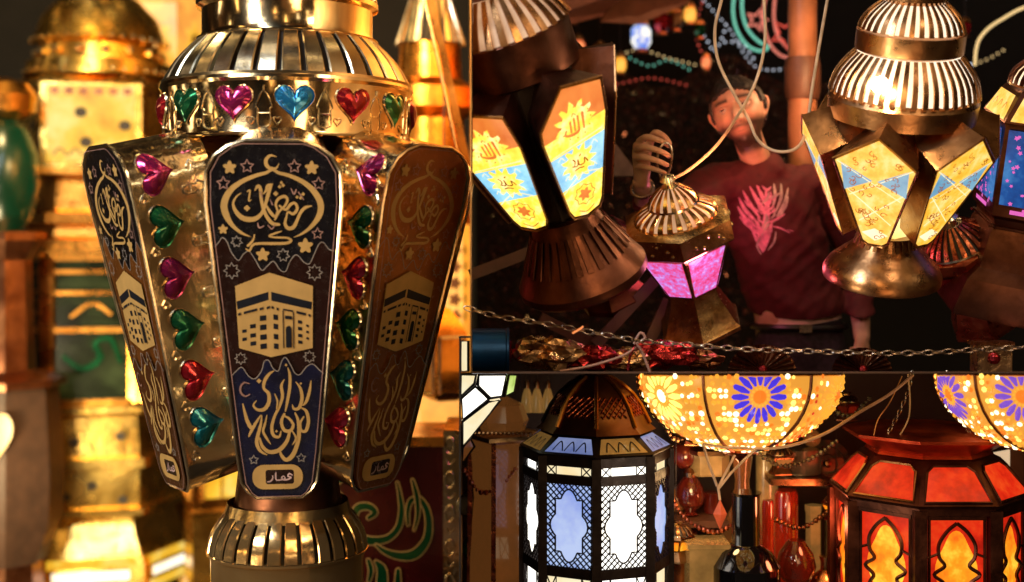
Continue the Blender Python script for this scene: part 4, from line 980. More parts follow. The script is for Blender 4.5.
for x, y, r, mt, lb in hangers:
    rt = empty('small_lantern', lb, 'lantern', 'small lanterns hanging in the dark behind'); s = sh
    tier(rt, 'glass_body', [(r*.5,-r),(r*.8,-r*.5),(r*.8,r*.5),(r*.5,r*.8)], M[mt], 6, s, 10)
    tier(rt, 'base', [(r*.7,-r*1.3),(r*.5,-r)], M['copper'], 6, s, 10); tier(rt, 'cap', [(r*.85,r*.8),(r*.5,r*1.3),(r*.1,r*1.6)], M['brass'], 6, s, 10)
    mb = MB(); mb.tube([(0,0,r*1.6*s),(0,0,1.2)], .002, M['black_iron']); mb.obj('wire', rt); place(rt, x, y, 6.0)
mb = MB(); q = [P(604,128,4.6), P(640,176,4.6), P(600,176,4.55)]; mb.add(q+[v+Vector((0,.03,0)) for v in q], [(0,1,2),(5,4,3),(0,3,4,1),(1,4,5,2),(2,5,3,0)], plain('grey_card', (.17,.11,.1), .7)); tag(mb.obj('grey_card', smooth=0), 'grey card corner showing between the script lantern and the raised fist', 'card')

# =================================================================== THE MAN
def blob_tube(mb, pts, mat, lat=(1,0,0), n=18, caps=True):
    """limb of elliptical section: pts = (Vector, rx, ry); lat = sideways direction of rx"""
    lat = Vector(lat).normalized(); rings = []
    m_ = len(pts)
    P3 = [Vector(p[0]) for p in pts]
    seq = []
    for i, (p, rx, ry) in enumerate(pts):
        d = (P3[min(i+1, m_-1)]-P3[max(i-1, 0)]).normalized(); x = (lat-d*lat.dot(d)); x = x.normalized() if x.length > .05 else d.orthogonal().normalized(); y = d.cross(x)
        seq.append((Vector(p), rx, ry, x, y, d))
    if caps:
        p, rx, ry, x, y, d = seq[0]; r = min(rx, ry)
        pre = [(p-d*r*sin(a), rx*cos(a), ry*cos(a), x, y, d) for a in (1.4, 1.0, .5)]
        p, rx, ry, x, y, d = seq[-1]; r = min(rx, ry)
        post = [(p+d*r*sin(a), rx*cos(a), ry*cos(a), x, y, d) for a in (.5, 1.0, 1.4)]
        seq = pre+seq+post
    vs = []
    for p, rx, ry, x, y, d in seq: vs += [p+x*rx*cos(2*pi*k/n)+y*ry*sin(2*pi*k/n) for k in range(n)]
    fs = [(i*n+k, i*n+(k+1) % n, (i+1)*n+(k+1) % n, (i+1)*n+k) for i in range(len(seq)-1) for k in range(n)]
    fs += [tuple(range(n))[::-1], tuple((len(seq)-1)*n+k for k in range(n))]
    mb.add(vs, fs, mat)
def dens(pts, k=5):
    q = cr([(*p[0], p[1], p[2]) for p in pts], k); return [(Vector(a[:3]), a[3], a[4]) for a in q]
def remeshed(name, mb, voxel, smooth_it=4, fold=None, parent=None):
    o = mb.obj(name, smooth=0); md = o.modifiers.new('r', 'REMESH'); md.mode = 'VOXEL'; md.voxel_size = voxel
    sm = o.modifiers.new('s', 'SMOOTH'); sm.iterations = smooth_it; sm.factor = .5
    dg = bpy.context.evaluated_depsgraph_get(); me = bpy.data.meshes.new_from_object(o.evaluated_get(dg)); 
    o.modifiers.clear(); o.data = me
    if fold:
        bm = bmesh.new(); bm.from_mesh(me); bm.normal_update()
        for v in bm.verts: v.co = v.co+v.normal*fold(v.co)
        bm.to_mesh(me); bm.free()
    me.shade_smooth()
    if parent: o.parent = parent
    return o
# materials
def skin_mat():
    m, nt, b = new_mat('skin'); v = coord(nt)
    n1 = N(nt, 'ShaderNodeTexNoise', i_Scale=22.0, i_Detail=5.0); nt.links.new(v, n1.inputs['Vector'])
    c = ramp(nt, n1.outputs['Fac'], [(.3, (.5,.25,.16)), (.7, (.66,.37,.25))])
    at = N(nt, 'ShaderNodeAttribute', attribute_name='hair_tint'); mx = N(nt, 'ShaderNodeMix', data_type='RGBA')
    nt.links.new(at.outputs['Fac'], mx.inputs['Factor']); nt.links.new(c, mx.inputs['A']); mx.inputs['B'].default_value = (.025,.012,.009,1)
    at2 = N(nt, 'ShaderNodeAttribute', attribute_name='lip_tint'); mx2 = N(nt, 'ShaderNodeMix', data_type='RGBA')
    nt.links.new(at2.outputs['Fac'], mx2.inputs['Factor']); nt.links.new(mx.outputs['Result'], mx2.inputs['A']); mx2.inputs['B'].default_value = (.42,.13,.1,1)
    nt.links.new(mx2.outputs['Result'], b.inputs['Base Color']); b.inputs['Roughness'].default_value = .48; b.inputs['Subsurface Weight'].default_value = .12; b.inputs['Subsurface Scale'].default_value = .01
    n2 = N(nt, 'ShaderNodeTexNoise', i_Scale=260.0); nt.links.new(v, n2.inputs['Vector']); bp = N(nt, 'ShaderNodeBump', i_Strength=.2, i_Distance=.002); nt.links.new(n2.outputs['Fac'], bp.inputs['Height']); nt.links.new(bp.outputs['Normal'], b.inputs['Normal'])
    return m
SK = skin_mat()
M['shirt'] = plain('dark_red_cotton', (.085,.004,.007), .8, var=.2, bscale=40, bump=.2)
M['jeans'] = plain('dark_denim', (.03,.018,.03), .8, var=.5, bscale=60, bump=.3)
M['hair'] = plain('dark_hair', (.014,.008,.006), .55, var=.4, bscale=90, bump=.8)
M['eye_white'] = plain('eye_white', (.5,.42,.38), .2, var=.05); M['iris'] = plain('dark_iris', (.02,.01,.008), .15)
M['belt'] = plain('black_belt', (.01,.008,.008), .35); M['vest'] = plain('pale_undershirt', (.75,.5,.45), .7, var=.1)
M['shirt_print'] = plain('pink_shirt_print', (.8,.22,.34), .6, var=.35, bscale=60)
M['shirt_print2'] = plain('grey_shirt_print', (.48,.32,.3), .6, var=.4, bscale=60)

HS = 1.13
MH = Matrix.Translation(P(739, 113, 4.42)) @ Matrix.Rotation(R(-17), 4, 'Y') @ Matrix.Rotation(R(-3), 4, 'X') @ Matrix.Rotation(R(-17), 4, 'Z')
def gs(a, b): return math.exp(-(a/b)**2)
def sstep(a, b, x): t = max(0, min(1, (x-a)/(b-a))); return t*t*(3-2*t)
def head_pt(n):
    x, y, z = n
    X, Y, Z = .0765*x, .094*y, .106*z
    low = sstep(.2, 1.0, -z); X *= 1-.36*low; X *= 1-.05*gs(z+.25,.3); 
    if y < 0: Y *= 1-.10*low
    else: Y *= 1-.35*low; X *= 1.03
    if z > .3: X *= 1+.03*z
    # flatten the face, keep jaw corners
    if y < 0:
        fz = Z; ax = abs(X); front = sstep(.1, .6, -y)
        Y -= front*(.004*gs(Z-.036, .012)*gs(ax-.026, .03)+.003*gs(ax, .03)*gs(Z-.05, .04))       # brow
        Y += front*(.015*gs(ax-.033, .016)*gs(Z-.014, .013))          # sockets
        Y -= front*.006*gs(ax-.043, .016)*gs(Z+.018, .018)            # cheekbones
        nw = .0085+.004*sstep(.01, -.03, -(-Z)) if False else (.0075+.0065*sstep(.015, -.028, Z))
        prof = 0
        if -.045 < Z < .03: prof = .007+.034*sstep(.03, -.024, Z)*(1-sstep(-.026, -.038, Z))
        Y -= front*prof*gs(ax, nw)                                      # nose
        Y -= front*.009*gs(ax-.013, .006)*gs(Z+.027, .007)             # nostril wings
        Y -= front*.0105*gs(ax, .025)*(gs(Z+.052, .0055)+1.1*gs(Z+.065, .0065))  # lips
        Y += front*.003*gs(ax, .022)*gs(Z+.0585, .003)
        Y -= front*.016*gs(ax, .024)*gs(Z+.090, .018)                   # chin
        Y += front*.003*gs(ax, .018)*gs(Z+.078, .006)
    return Vector((X, Y, Z))*HS
def head_geo(mb, mat):
    nu, nv = 96, 72; vs = [head_pt((0,0,-1))]
    for j in range(1, nv):
        a = -pi/2+pi*j/nv
        for i in range(nu): t = 2*pi*i/nu; vs.append(head_pt((cos(a)*cos(t), cos(a)*sin(t), sin(a))))
    vs.append(head_pt((0,0,1))); fs = []
    for j in range(nv-2):
        for i in range(nu): fs.append((1+j*nu+i, 1+j*nu+(i+1) % nu, 1+(j+1)*nu+(i+1) % nu, 1+(j+1)*nu+i))
    for i in range(nu): fs.append((0, 1+(i+1) % nu, 1+i)); fs.append((len(vs)-1, 1+(nv-2)*nu+i, 1+(nv-2)*nu+(i+1) % nu))
    mb.add([MH @ v for v in vs], fs, mat)
man = empty('person', 'man in a dark red printed shirt and jeans looking up, holding a small lantern', 'person')
mb = MB(); head_geo(mb, SK)
for sg in (-1, 1):   # ears
    c = [Vector((sg*(.074+.006*q), .012+.006*q, z)) for q, z in ((0,.0),(1,0))]
    pts = [Vector((sg*.073, .006, -.03)), Vector((sg*.082, .014, -.012)), Vector((sg*.089, .02, .006)), Vector((sg*.089, .02, .022)), Vector((sg*.080, .01, .03))]
    blob_tube(mb, [(MH @ (p*HS), r, r*.5) for p, r in zip(pts, (.007,.011,.014,.013,.008))], SK, lat=(0,1,0), n=10)
NB_ = P(759, 168, 4.53)
blob_tube(mb, dens([(MH @ Vector((0,.03,-.04)), .054, .056), (MH @ Vector((0,.045,-.11)), .05, .052), (NB_, .058, .056), (P(766,188,4.54), .08, .06)]), SK)
# torso and legs below the clothes
blob_tube(mb, dens([(P(768,198,4.55), .12, .06), (P(776,230,4.56), .155, .1), (P(790,290,4.6), .14, .095), (P(798,330,4.62), .15, .1), (P(800,355,4.62), .13, .1)]), SK)
LS, LE, LW = P(714,184,4.48), P(652,226,4.22), P(641,182,3.98)
blob_tube(mb, dens([(P(735,184,4.5), .05, .05), (LS, .052, .052), (LS.lerp(LE,.5), .045, .045), (LE, .038, .04), (LE.lerp(LW,.35), .042, .038), (LE.lerp(LW,.8), .03, .025), (LW, .028, .02)]), SK)
RS_, RE, RW = P(822,188,4.58), P(856,268,4.66), P(862,338,4.5)
blob_tube(mb, dens([(P(805,192,4.57), .045, .045), (RS_, .052, .052), (RS_.lerp(RE,.5), .045, .045), (RE, .038, .04), (RE.lerp(RW,.35), .04, .036), (RW, .028, .022)]), SK)
# raised fist round the ring of the lantern
def U(x, y, d): return P(x, y, d)
blob_tube(mb, [(LW, .026, .02), (U(642,170,3.95), .03, .02), (U(641,158,3.93), .034, .018), (U(641,146,3.92), .032, .016)], SK, lat=(.55,-.8,.2))
fing = [((639,141,3.915),(647,137,3.865),(661,141,3.835),(669,146,3.855),.0088), ((636,149,3.91),(644,147,3.855),(660,151,3.825),(669,156,3.85),.0092), ((636,158,3.91),(643,157,3.86),(658,161,3.83),(667,165,3.852),.0088), ((638,167,3.915),(645,167,3.872),(657,170,3.842),(665,173,3.86),.0078)]
for a, b, c, d, r in fing:
    blob_tube(mb, dens([(U(*a), r*1.15, r*1.1), (U(*b), r*1.16, r*1.14), (U(*c), r, r), (U(*d), r*.85, r*.85)], 4), SK, n=10)
blob_tube(mb, dens([(U(646,158,3.93), .014, .013), (U(650,143,3.91), .0125, .0125), (U(655,133,3.885), .0115, .0115), (U(664,137,3.86), .0105, .0105), (U(669,143,3.85), .009, .009)], 4), SK, n=10)
# lowered hand, relaxed
blob_tube(mb, [(RW, .026, .02), (P(862,350,4.48), .036, .018), (P(861,362,4.46), .036, .016)], SK, lat=(.8,.5,0))
for i, (dx, l) in enumerate(((-9,.9),(-3,1.0),(3,.95),(9,.78))):
    blob_tube(mb, dens([(P(861+dx,362,4.46), .009, .009), (P(861+dx*1.05,362+10*l,4.44), .0088, .0088), (P(860+dx*1.05,362+18*l,4.46), .008, .008), (P(859+dx,362+24*l,4.49), .0068, .0068)], 4), SK, n=10)
blob_tube(mb, dens([(P(852,350,4.47), .011, .011), (P(847,361,4.45), .01, .01), (P(846,371,4.44), .0085, .0085)], 4), SK, n=10)
for sg, x0 in ((-1, 778), (1, 822)):
    kx = x0+sg*8
    blob_tube(mb, dens([(P(x0,345,4.62), .08, .09), (P(kx,440,4.58), .058, .06), (P(kx,470,4.6), .05, .055), (P(kx,520,4.64), .045, .05), (P(kx,578,4.64), .03, .034)]), SK)
    f0 = P(kx, 0, 4.64); blob_tube(mb, [(Vector((f0.x, 4.68, 1.165)), .034, .04), (Vector((f0.x, 4.58, 1.155)), .038, .034), (Vector((f0.x+sg*.015, 4.46, 1.145)), .042, .022)], SK)
body = remeshed('body', mb, .003, 1, parent=man)
# stubble, brows, lips, and painted shade in mouth line and nostrils
me = body.data; mi = MH.inverted(); a1 = me.attributes.new('hair_tint', 'FLOAT', 'POINT'); a2 = me.attributes.new('lip_tint', 'FLOAT', 'POINT')
va, vb = [0.0]*len(me.vertices), [0.0]*len(me.vertices)
for v in me.vertices:
    q = (mi @ v.co)/HS
    if q.length > .15: continue
    x, y, z = abs(q.x), q.y, q.z
    if y < .02:
        beard = sstep(-.018, -.045, z)*sstep(-.135, -.11, z)*(1-.95*gs(x, .03)*gs(z+.02, .018))*.95
        beard *= 1-.9*gs(x, .024)*gs(z+.060, .011)
        mous = .95*gs(z+.0435, .0055)*gs(x, .03); goat = .95*gs(x, .02)*gs(z+.082, .014)
        brow = 1.0*gs(z-.038+.25*max(0, x-.044), .0068)*sstep(.010, .016, x)*(1-sstep(.052, .06, x)) if y < -.03 else 0
        line = .85*gs(z+.0588, .0022)*gs(x, .019) if y < -.05 else 0; nos = .8*gs(x-.008, .0035)*gs(z+.0335, .003) if y < -.05 else 0; lash = .6*gs(x-.033, .02)*gs(z-.022, .003) if y < -.04 else 0
        va[v.index] = min(1, max(beard, mous, goat, brow, line, nos, lash))
        if y < -.05: vb[v.index] = .8*gs(x, .021)*max(gs(z+.053, .0045), gs(z+.064, .0055))
a1.data.foreach_set('value', va); a2.data.foreach_set('value', vb)
# eyes
for sg in (-1, 1):
    mb = MB(); mb.T = MH @ Matrix.Translation(Vector((sg*.033, -.0685, .013))*HS) @ Matrix.Scale(1, 4)
    mb.ball((0,0,0), .0152, M['eye_white'], 16)
    o_ = Vector((-.003, -.0118, .0045)); u = o_.normalized(); x = u.orthogonal().normalized(); y = u.cross(x)
    mb.add([u*.0157+x*.0084*cos(t)+y*.0084*sin(t) for t in [2*pi*i/14 for i in range(14)]], [tuple(range(14))], M['iris'])
    mb.obj('eye', man, smooth=60)
    mb = MB(); mb.T = MH @ Matrix.Translation(Vector((sg*.033, -.0685, .013))*HS)
    arc = [Vector((.0175*cos(a), -.0128-.0035*sin(a), .0082*sin(a)+.0005)) for a in [pi*i/8 for i in range(9)]]
    mb.tube(arc, .0021, SK, 6); arc = [Vector((.017*cos(a), -.0128-.002*sin(a), -.0066*sin(a))) for a in [pi*i/8 for i in range(9)]]
    mb.tube(arc, .0016, SK, 6); mb.obj('eyelid', man, smooth=60)
# hair
mb = MB(); nu, nv = 80, 60; vs = []; idx = {}
def hairline(n): # keep where hair grows
    x, y, z = n
    if y < -.25: return z > .55+.10*cos(x*3.2)-.05
    if y < .05: return z > .56-(y+.25)*2.8 or (abs(x) > .75 and z > .1)
    return z > -.42-.25*y
for j in range(1, nv+1):
    a = -pi/2+pi*j/nv
    for i in range(nu):
        t = 2*pi*i/nu; n_ = (cos(a)*cos(t), cos(a)*sin(t), sin(a)); k_ = hairline(n_)
        if k_:
            p = head_pt(n_); p *= 1.10+.05*noise.noise(Vector(n_)*6)+.05*noise.noise(Vector(n_)*19); idx[(j,i)] = len(vs); vs.append(MH @ p)
fs = []
for j in range(1, nv):
    for i in range(nu):
        q = [(j,i),(j,(i+1) % nu),(j+1,(i+1) % nu),(j+1,i)]
        if all(k in idx for k in q): fs.append([idx[k] for k in q])
mb.add(vs, fs, M['hair']); hr = mb.obj('hair', man, smooth=60); sd = hr.modifiers.new('t', 'SOLIDIFY'); sd.thickness = .014; sd.offset = -1
# shirt
mb = MB()
blob_tube(mb, dens([(P(764,175,4.51), .085, .078), (P(767,187,4.53), .155, .098), (P(774,228,4.56), .172, .118), (P(784,268,4.585), .164, .118), (P(796,302,4.61), .162, .118), (P(800,314,4.615), .166, .116)]), M['shirt'], caps=True)
blob_tube(mb, dens([(P(745,183,4.5), .072, .072), (LS, .072, .07), (LS.lerp(LE,.5), .064, .064), (LE, .055, .056), (LE.lerp(LW,.3), .05, .048), (LE.lerp(LW,.52), .046, .042)]), M['shirt'])
blob_tube(mb, dens([(P(795,186,4.54), .075, .075), (RS_, .07, .07), (RS_.lerp(RE,.5), .06, .06), (RE, .055, .056), (RE.lerp(RW,.5), .052, .05), (RE.lerp(RW,1.0), .04, .036)]), M['shirt'])
def folds(c):
    f = .014*noise.noise(Vector((c.x*5+c.z*3, c.y*5, c.z*8)))+.012*noise.noise(Vector((c.x*14+c.z*14, c.y*10, c.z*9)))+.006*noise.noise(Vector((c.x*30-c.z*24, c.y*20, c.z*18)))
    arm = gs((c-LE).length, .16); f += arm*.007*sin((c-LE).length*90)
    return f
shirt = remeshed('shirt', mb, .009, 6, folds, man)
mb = MB(); rg = [Vector(P(758,171,4.5))+Vector((.066*cos(t), .066*sin(t)+.01, .012*cos(t)*-1+.018*sin(t))) for t in [2*pi*i/28 for i in range(28)]]; mb.tube(rg, .007, M['shirt'], n=8, closed=True); mb.obj('collar', shirt)
hemp = P(797, 311, 4.6)
bm = bmesh.new(); bm.from_mesh(shirt.data); bmesh.ops.bisect_plane(bm, geom=bm.verts[:]+bm.edges[:]+bm.faces[:], plane_co=hemp, plane_no=Vector((.05,.25,-1)), clear_outer=True); bm.to_mesh(shirt.data); bm.free()
sd = shirt.modifiers.new('t', 'SOLIDIFY'); sd.thickness = .003; sd.offset = -1
mb = MB(); blob_tube(mb, dens([(P(795,300,4.6), .138, .098), (P(798,313,4.612), .149, .106), (P(799,321,4.615), .152, .106)]), M['vest'], caps=False); mb.obj('undershirt', man, smooth=60)
mb = MB(); blob_tube(mb, dens([(P(798,318,4.615), .146, .102), (P(800,340,4.62), .158, .112), (P(800,358,4.62), .15, .11)]), M['jeans'])
for sg, x0 in ((-1, 779), (1, 821)):
    kx = x0+sg*8; blob_tube(mb, dens([(P(x0,350,4.62), .092, .105), (P(kx,440,4.58), .075, .078), (P(kx,510,4.63), .065, .07), (P(kx,588,4.64), .062, .066)]), M['jeans'])
remeshed('jeans', mb, .012, 3, lambda c: .006*noise.noise(c*14), man)
mb = MB(); ring = []
for i in range(40):
    t = 2*pi*i/40; ring.append(P(799,326,4.617)+Vector((.164*cos(t), .12*sin(t), -.018*sin(t)*-1*0)))
mb.tube(ring, .012, M['belt'], n=8, closed=True); bl = mb.obj('belt', man)
mb = MB(); c = P(797,326,4.617)+Vector((0,-.134,0)); mb.box(c+Vector((-.022,-.004,-.014)), c+Vector((.022,.004,.014)), M['chrome']); mb.obj('buckle', bl)
# wristband
mb = MB(); w0 = LE.lerp(LW, .86); dr = (LW-LE).normalized(); x = dr.orthogonal().normalized(); y = dr.cross(x)
mb.tube([w0+(x*cos(t)+y*sin(t))*.033 for t in [2*pi*i/20 for i in range(20)]], .006, M['chrome'], closed=True); mb.obj('bracelet', man)
for sg in (-1, 1):
    mb = MB(); f0 = P((778 if sg < 0 else 822)+sg*8, 0, 4.64); blob_tube(mb, [(Vector((f0.x, 4.70, 1.172)), .046, .048), (Vector((f0.x, 4.6, 1.168)), .048, .045), (Vector((f0.x+sg*.015, 4.43, 1.155)), .05, .033)], M['belt']); mb.obj('shoe', man, smooth=60)
# winged print on the shirt, laid on the cloth
bpy.context.view_layer.update()
dg = bpy.context.evaluated_depsgraph_get(); bv = BVHTree.FromObject(shirt, dg)
def on_shirt(px, py, lift):
    o_ = Vector((0,0,ZC)); d_ = (P(px, py, 1)-o_).normalized(); h, nrm, i_, dist = bv.ray_cast(o_, d_)
    if h is None: h = P(px, py, 4.45); nrm = -d_
    return h-d_*(.0025+lift)
mb = MB(); A = Art(mb, lambda x, y, h: on_shirt(x, y, h), h0=.0006, dh=.00006)
def arcst(pts, w, m_): A.stroke([(x, y, w*(1 if 0 < i < len(pts)-1 else .4)) for i, (x, y) in enumerate(pts)], w, m_, k=4)
pk, gy = M['shirt_print'], M['shirt_print2']
for pts, w, m_ in [([(757,186),(762,196),(768,210)],4,pk),([(750,187),(757,200),(764,214)],4,pk),([(743,191),(750,204),(760,218)],4,pk),([(739,198),(746,211),(757,222)],4,pk),([(738,207),(745,218),(756,227)],4,pk),([(740,217),(748,225),(757,231)],4,pk),
    ([(774,184),(775,196),(772,210)],3.4,gy),([(781,184),(781,198),(775,213)],3.4,gy),([(788,188),(785,201),(777,216)],3.2,gy),([(788,197),(785,207),(777,219)],3,gy),([(785,207),(780,216),(773,222)],3,gy),
    ([(766,192),(767,212),(764,232),(762,248)],6,pk),([(758,222),(760,236),(762,250)],5,pk),([(772,222),(768,236),(764,250)],5,pk),([(752,230),(757,240),(763,252)],3.4,pk),
    ([(770,226),(780,228),(790,233)],1.6,pk),([(788,230),(793,231)],1.4,pk),([(776,232),(774,242),(768,250)],2,gy),([(762,186),(767,190),(771,187)],3,pk),([(760,238),(757,246),(761,254)],2,gy)]:
    arcst(pts, w, m_)
rq = random.Random(12)
for i in range(34):
    sd_ = -1 if i % 2 else 1; bx, by = 764+rq.uniform(-6, 6), rq.uniform(200, 238); ln = rq.uniform(8, 24); an = -pi/2+sd_*rq.uniform(.15, 1.15)
    ex, ey = bx+ln*cos(an), by+ln*sin(an); mx_, my_ = (bx+ex)/2+sd_*2.5, (by+ey)/2
    A.stroke([(bx, by, .8), (mx_, my_, rq.uniform(1.2, 3)), (ex, ey, .5)], 1, pk if (sd_ < 0 or rq.random() < .5) else gy, k=4)
mb.obj('wing_print', shirt, smooth=0)

# =================================================================== LOWER RIGHT BAY, under the shelf
M['white_glass'] = lit('white_lit_glass', [(.35,(1.0,.92,.75)),(.6,(1.0,.98,.92))], 2.2, 7)
M['bluewhite_glass'] = lit('blue_white_lit_glass', [(.35,(.2,.32,.85)),(.6,(.5,.65,1.0))], .9, 6)
M['cream_glass'] = lit('cream_lit_glass', [(.35,(.95,.75,.4)),(.6,(1.0,.9,.6))], 1.0, 8)
M['red_glass'] = lit('red_lit_glass', [(.3,(.35,.006,.003)),(.5,(.8,.025,.006)),(.7,(1.0,.09,.012))], .9, 9, base=(.1,.01,.005))
M['orange_glass'] = lit('orange_lit_glass', [(.32,(.9,.08,.005)),(.5,(1.0,.3,.01)),(.66,(1.0,.72,.06))], 1.15, 9, base=(.2,.06,.01))
M['green_lit'] = lit('leaf_green_glass', [(.4,(.3,.5,.05)),(.6,(.75,.9,.3))], 1.0, 9)
for k, c, e in [('t_amber',(1.0,.42,.04),1.0),('t_yellow',(1.0,.7,.14),1.8),('t_pale',(1.0,.86,.5),2.4),('t_orange',(1.0,.22,.02),.95),('t_red',(.75,.05,.02),.8),('t_blue',(.07,.04,.75),.9),('t_violet',(.25,.1,.7),.8),('t_green',(.2,.65,.35),.8)]:
    M[k] = plain(k[2:]+'_tessera', tuple(x*.4 for x in c), .15, emit=c, es=e, var=.1)
M['grout'] = plain('dark_grout', (.2,.08,.02), .3, emit=(1.0,.42,.05), es=.8)  # amber bowl glass, the lamp glow inside put in as emission
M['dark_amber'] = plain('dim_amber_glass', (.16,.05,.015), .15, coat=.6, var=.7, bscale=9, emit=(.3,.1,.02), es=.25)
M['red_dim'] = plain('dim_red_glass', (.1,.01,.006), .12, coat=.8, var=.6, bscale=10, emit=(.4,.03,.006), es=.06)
M['clear_dim'] = metal('smoky_glass', (.3,.26,.18), (.05,.04,.03), .1, .3, 14, metallic=.5, coat=1)
M['black_glass'] = plain('black_glass', (.004,.004,.006), .08, coat=1)

M['blue_dull'] = lit('dim_blue_glass', [(.35,(.12,.18,.5)),(.6,(.35,.42,.75))], .6, 9, base=(.05,.06,.1))
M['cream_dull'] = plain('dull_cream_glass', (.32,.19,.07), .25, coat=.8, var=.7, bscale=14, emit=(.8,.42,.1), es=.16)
def lattice(mb, mp, x0, z0, x1, z1, shape, step, w, mat, lift):
    """pierced metal screen: crossing bars kept outside an inner cut-out"""
    def seg(a, b):
        n = max(2, int(math.hypot(b[0]-a[0], b[1]-a[1])/1.2)); run = None
        for i in range(n+1):
            t = i/n; p = (a[0]+(b[0]-a[0])*t, a[1]+(b[1]-a[1])*t); ins = x0 <= p[0] <= x1 and z0 <= p[1] <= z1 and not (shape and shape(*p))
            if ins and run is None: run = p
            if (not ins or i == n) and run is not None:
                q = p
                if math.hypot(q[0]-run[0], q[1]-run[1]) > 1: mb.bar(mp(*run, lift), mp(*q, lift), w, mat, w*.5)
                run = None
    L_ = (x1-x0)+(z1-z0); k = -L_
    while k < L_:
        seg((x0, z0+k), (x0+L_, z0+k+L_)); seg((x0, z0-k+(z1-z0)), (x0+L_, z0-k+(z1-z0)-L_)); k += step
    framed(mb, mp, x0, z0, x1, z1, w*1.3/max(1e-9, .0028), mat, lift) if False else None
def oct_lantern(name, label, d, R_, yaw, rows, spec):
    return empty(name, label, 'lantern')

# ---- black lantern with pierced screens
dK = 3.72; s = dK/F; yaw = 19
bl_ = empty('pierced_black_lantern', 'black eight-sided lantern with glowing white glass behind pierced metal screens', 'lantern')
BOT = 660; h_ = lambda row: BOT-row
Rk = 73
tier(bl_, 'base', [(78,0),(78,6),(66,16),(66,h_(625)),(Rk+3,h_(618)),(Rk+3,h_(608))], M['black_iron'], 8, s, yaw)
mb = MB(); mb.lathe([(40*s,h_(608)*s),(40*s,h_(462)*s)], M['black_iron'], n=8, rot=R(yaw)-pi/2-pi/8)
for (a, b) in ((608,598),(572,566),(483,478),(466,459)):
    mb.lathe([((Rk-4)*s,h_(a)*s),((Rk+2)*s,h_(a)*s),((Rk+2)*s,h_(b)*s),((Rk-4)*s,h_(b)*s)], M['black_iron'], n=8, rot=R(yaw)-pi/2-pi/8)
for k in range(8):
    a = R(yaw)-pi/2-pi/8+2*pi*k/8; c = Vector((Rk*s*cos(a), Rk*s*sin(a), 0)); mb.bar(c+Vector((0,0,h_(608)*s)), c+Vector((0,0,h_(459)*s)), .024, M['black_iron'])
mb.obj('frame', bl_, smooth=0)
def ogee(cx_, cz, hw, hh):
    def f(x, z):
        u, v = abs(x-cx_)/hw, abs(z-cz)/hh
        return (u < .72 and v < .72) or (u/.62)**2+(v/1.0)**2 < 1 or (u/1.0)**2+(v/.42)**2 < 1 
    return f
def ogee_pts(hw, hh, n=48):
    o = []
    for i in range(n):
        t = 2*pi*i/n; r = 1.0
        # walk outwards until outside
        lo_, hi = 0, 2
        f = ogee(0, 0, hw, hh)
        for _ in range(18):
            m_ = (lo_+hi)/2
            if f(m_*hw*cos(t), m_*hh*sin(t)): lo_ = m_
            else: hi = m_
        o.append((lo_*hw*cos(t), lo_*hh*sin(t)))
    return o
hw = Rk*sin(pi/8)-4
for k in range(8):
    mp = face_map(8, k, Rk, s, yaw)
    # face centre angles: front-left and front-right are k=-1,0
    white = k in (0, 6, 4, 2); gm = M['white_glass'] if white else M['bluewhite_glass']
    if k == 1: gm = M['bluewhite_glass']
    for (za, zb, cut) in ((h_(565), h_(484), 1), (h_(477), h_(467), 2), (h_(597), h_(573), 2)):
        g_ = gm if cut == 1 else (M['cream_glass'] if k % 2 else M['white_glass'])
        mb = MB(); quad(mb, mp, -hw, za, hw, zb, g_, -.006); gl = mb.obj('glass_pane', bl_, smooth=0)
        mb = MB()
        for p, q in (((-hw,za),(hw,za)),((hw,za),(hw,zb)),((hw,zb),(-hw,zb)),((-hw,zb),(-hw,za))): mb.bar(mp(*p,.002), mp(*q,.002), .006, M['black_iron'])
        if cut == 1:
            sh_ = ogee(0, (za+zb)/2, hw*.82, (zb-za)/2*.86); lattice(mb, mp, -hw, za, hw, zb, sh_, 6.2, .0052, M['black_iron'], .002)
            pts = [mp(x, z+(za+zb)/2, .002) for x, z in ogee_pts(hw*.82, (zb-za)/2*.86)]; mb.tube(pts, .0026, M['black_iron'], n=5, closed=True)
        else:
            for q in (-1, 1):
                x0, x1_ = sorted((q*hw*.98, q*hw*.55)); mb.bar(mp(x0,za,.002), mp(x1_,zb,.002), .003, M['black_iron']); mb.bar(mp(x0,zb,.002), mp(x1_,za,.002), .003, M['black_iron']); mb.bar(mp(q*hw*.55,za,.002), mp(q*hw*.55,zb,.002), .003, M['black_iron'])
        mb.obj('pierced_screen', bl_, smooth=0)
tier(bl_, 'shoulder', [(Rk+2,h_(459)),(Rk+4,h_(457)),(52,h_(440)),(52,h_(436)),(46,h_(434))], M['black_iron'], 8, s, yaw)
for k in range(8):
    mp = face_map(8, k, Rk+3, s, yaw, h_(457), 52, 17); mb = MB()
    mb.add([mp(-25,h_(455),.004), mp(25,h_(455),.004), mp(17,h_(443),.004), mp(-17,h_(443),.004)], [(0,1,2,3)], M['cream_dull'] if k % 2 == 0 else M['blue_dull'])
    A = Art(mb, lambda x, y, h, mp=mp: mp(x, y, .0055+h)); [A.stroke([(x-5,h_(453)),(x,h_(446)),(x+5,h_(453))], 1.2, M['black_iron']) for x in (-12, 0, 12)]
    mb.obj('shoulder_pane', bl_, smooth=0)
dome = [(60,h_(440)),(53,h_(434)),(49,h_(426)),(44,h_(416)),(36,h_(405)),(25,h_(395)),(13,h_(388)),(9,h_(383)),(14,h_(380)),(12,h_(374.5))]
dm = tier(bl_, 'dome', dome, M['copper'], 8, s, yaw)
mb = MB()
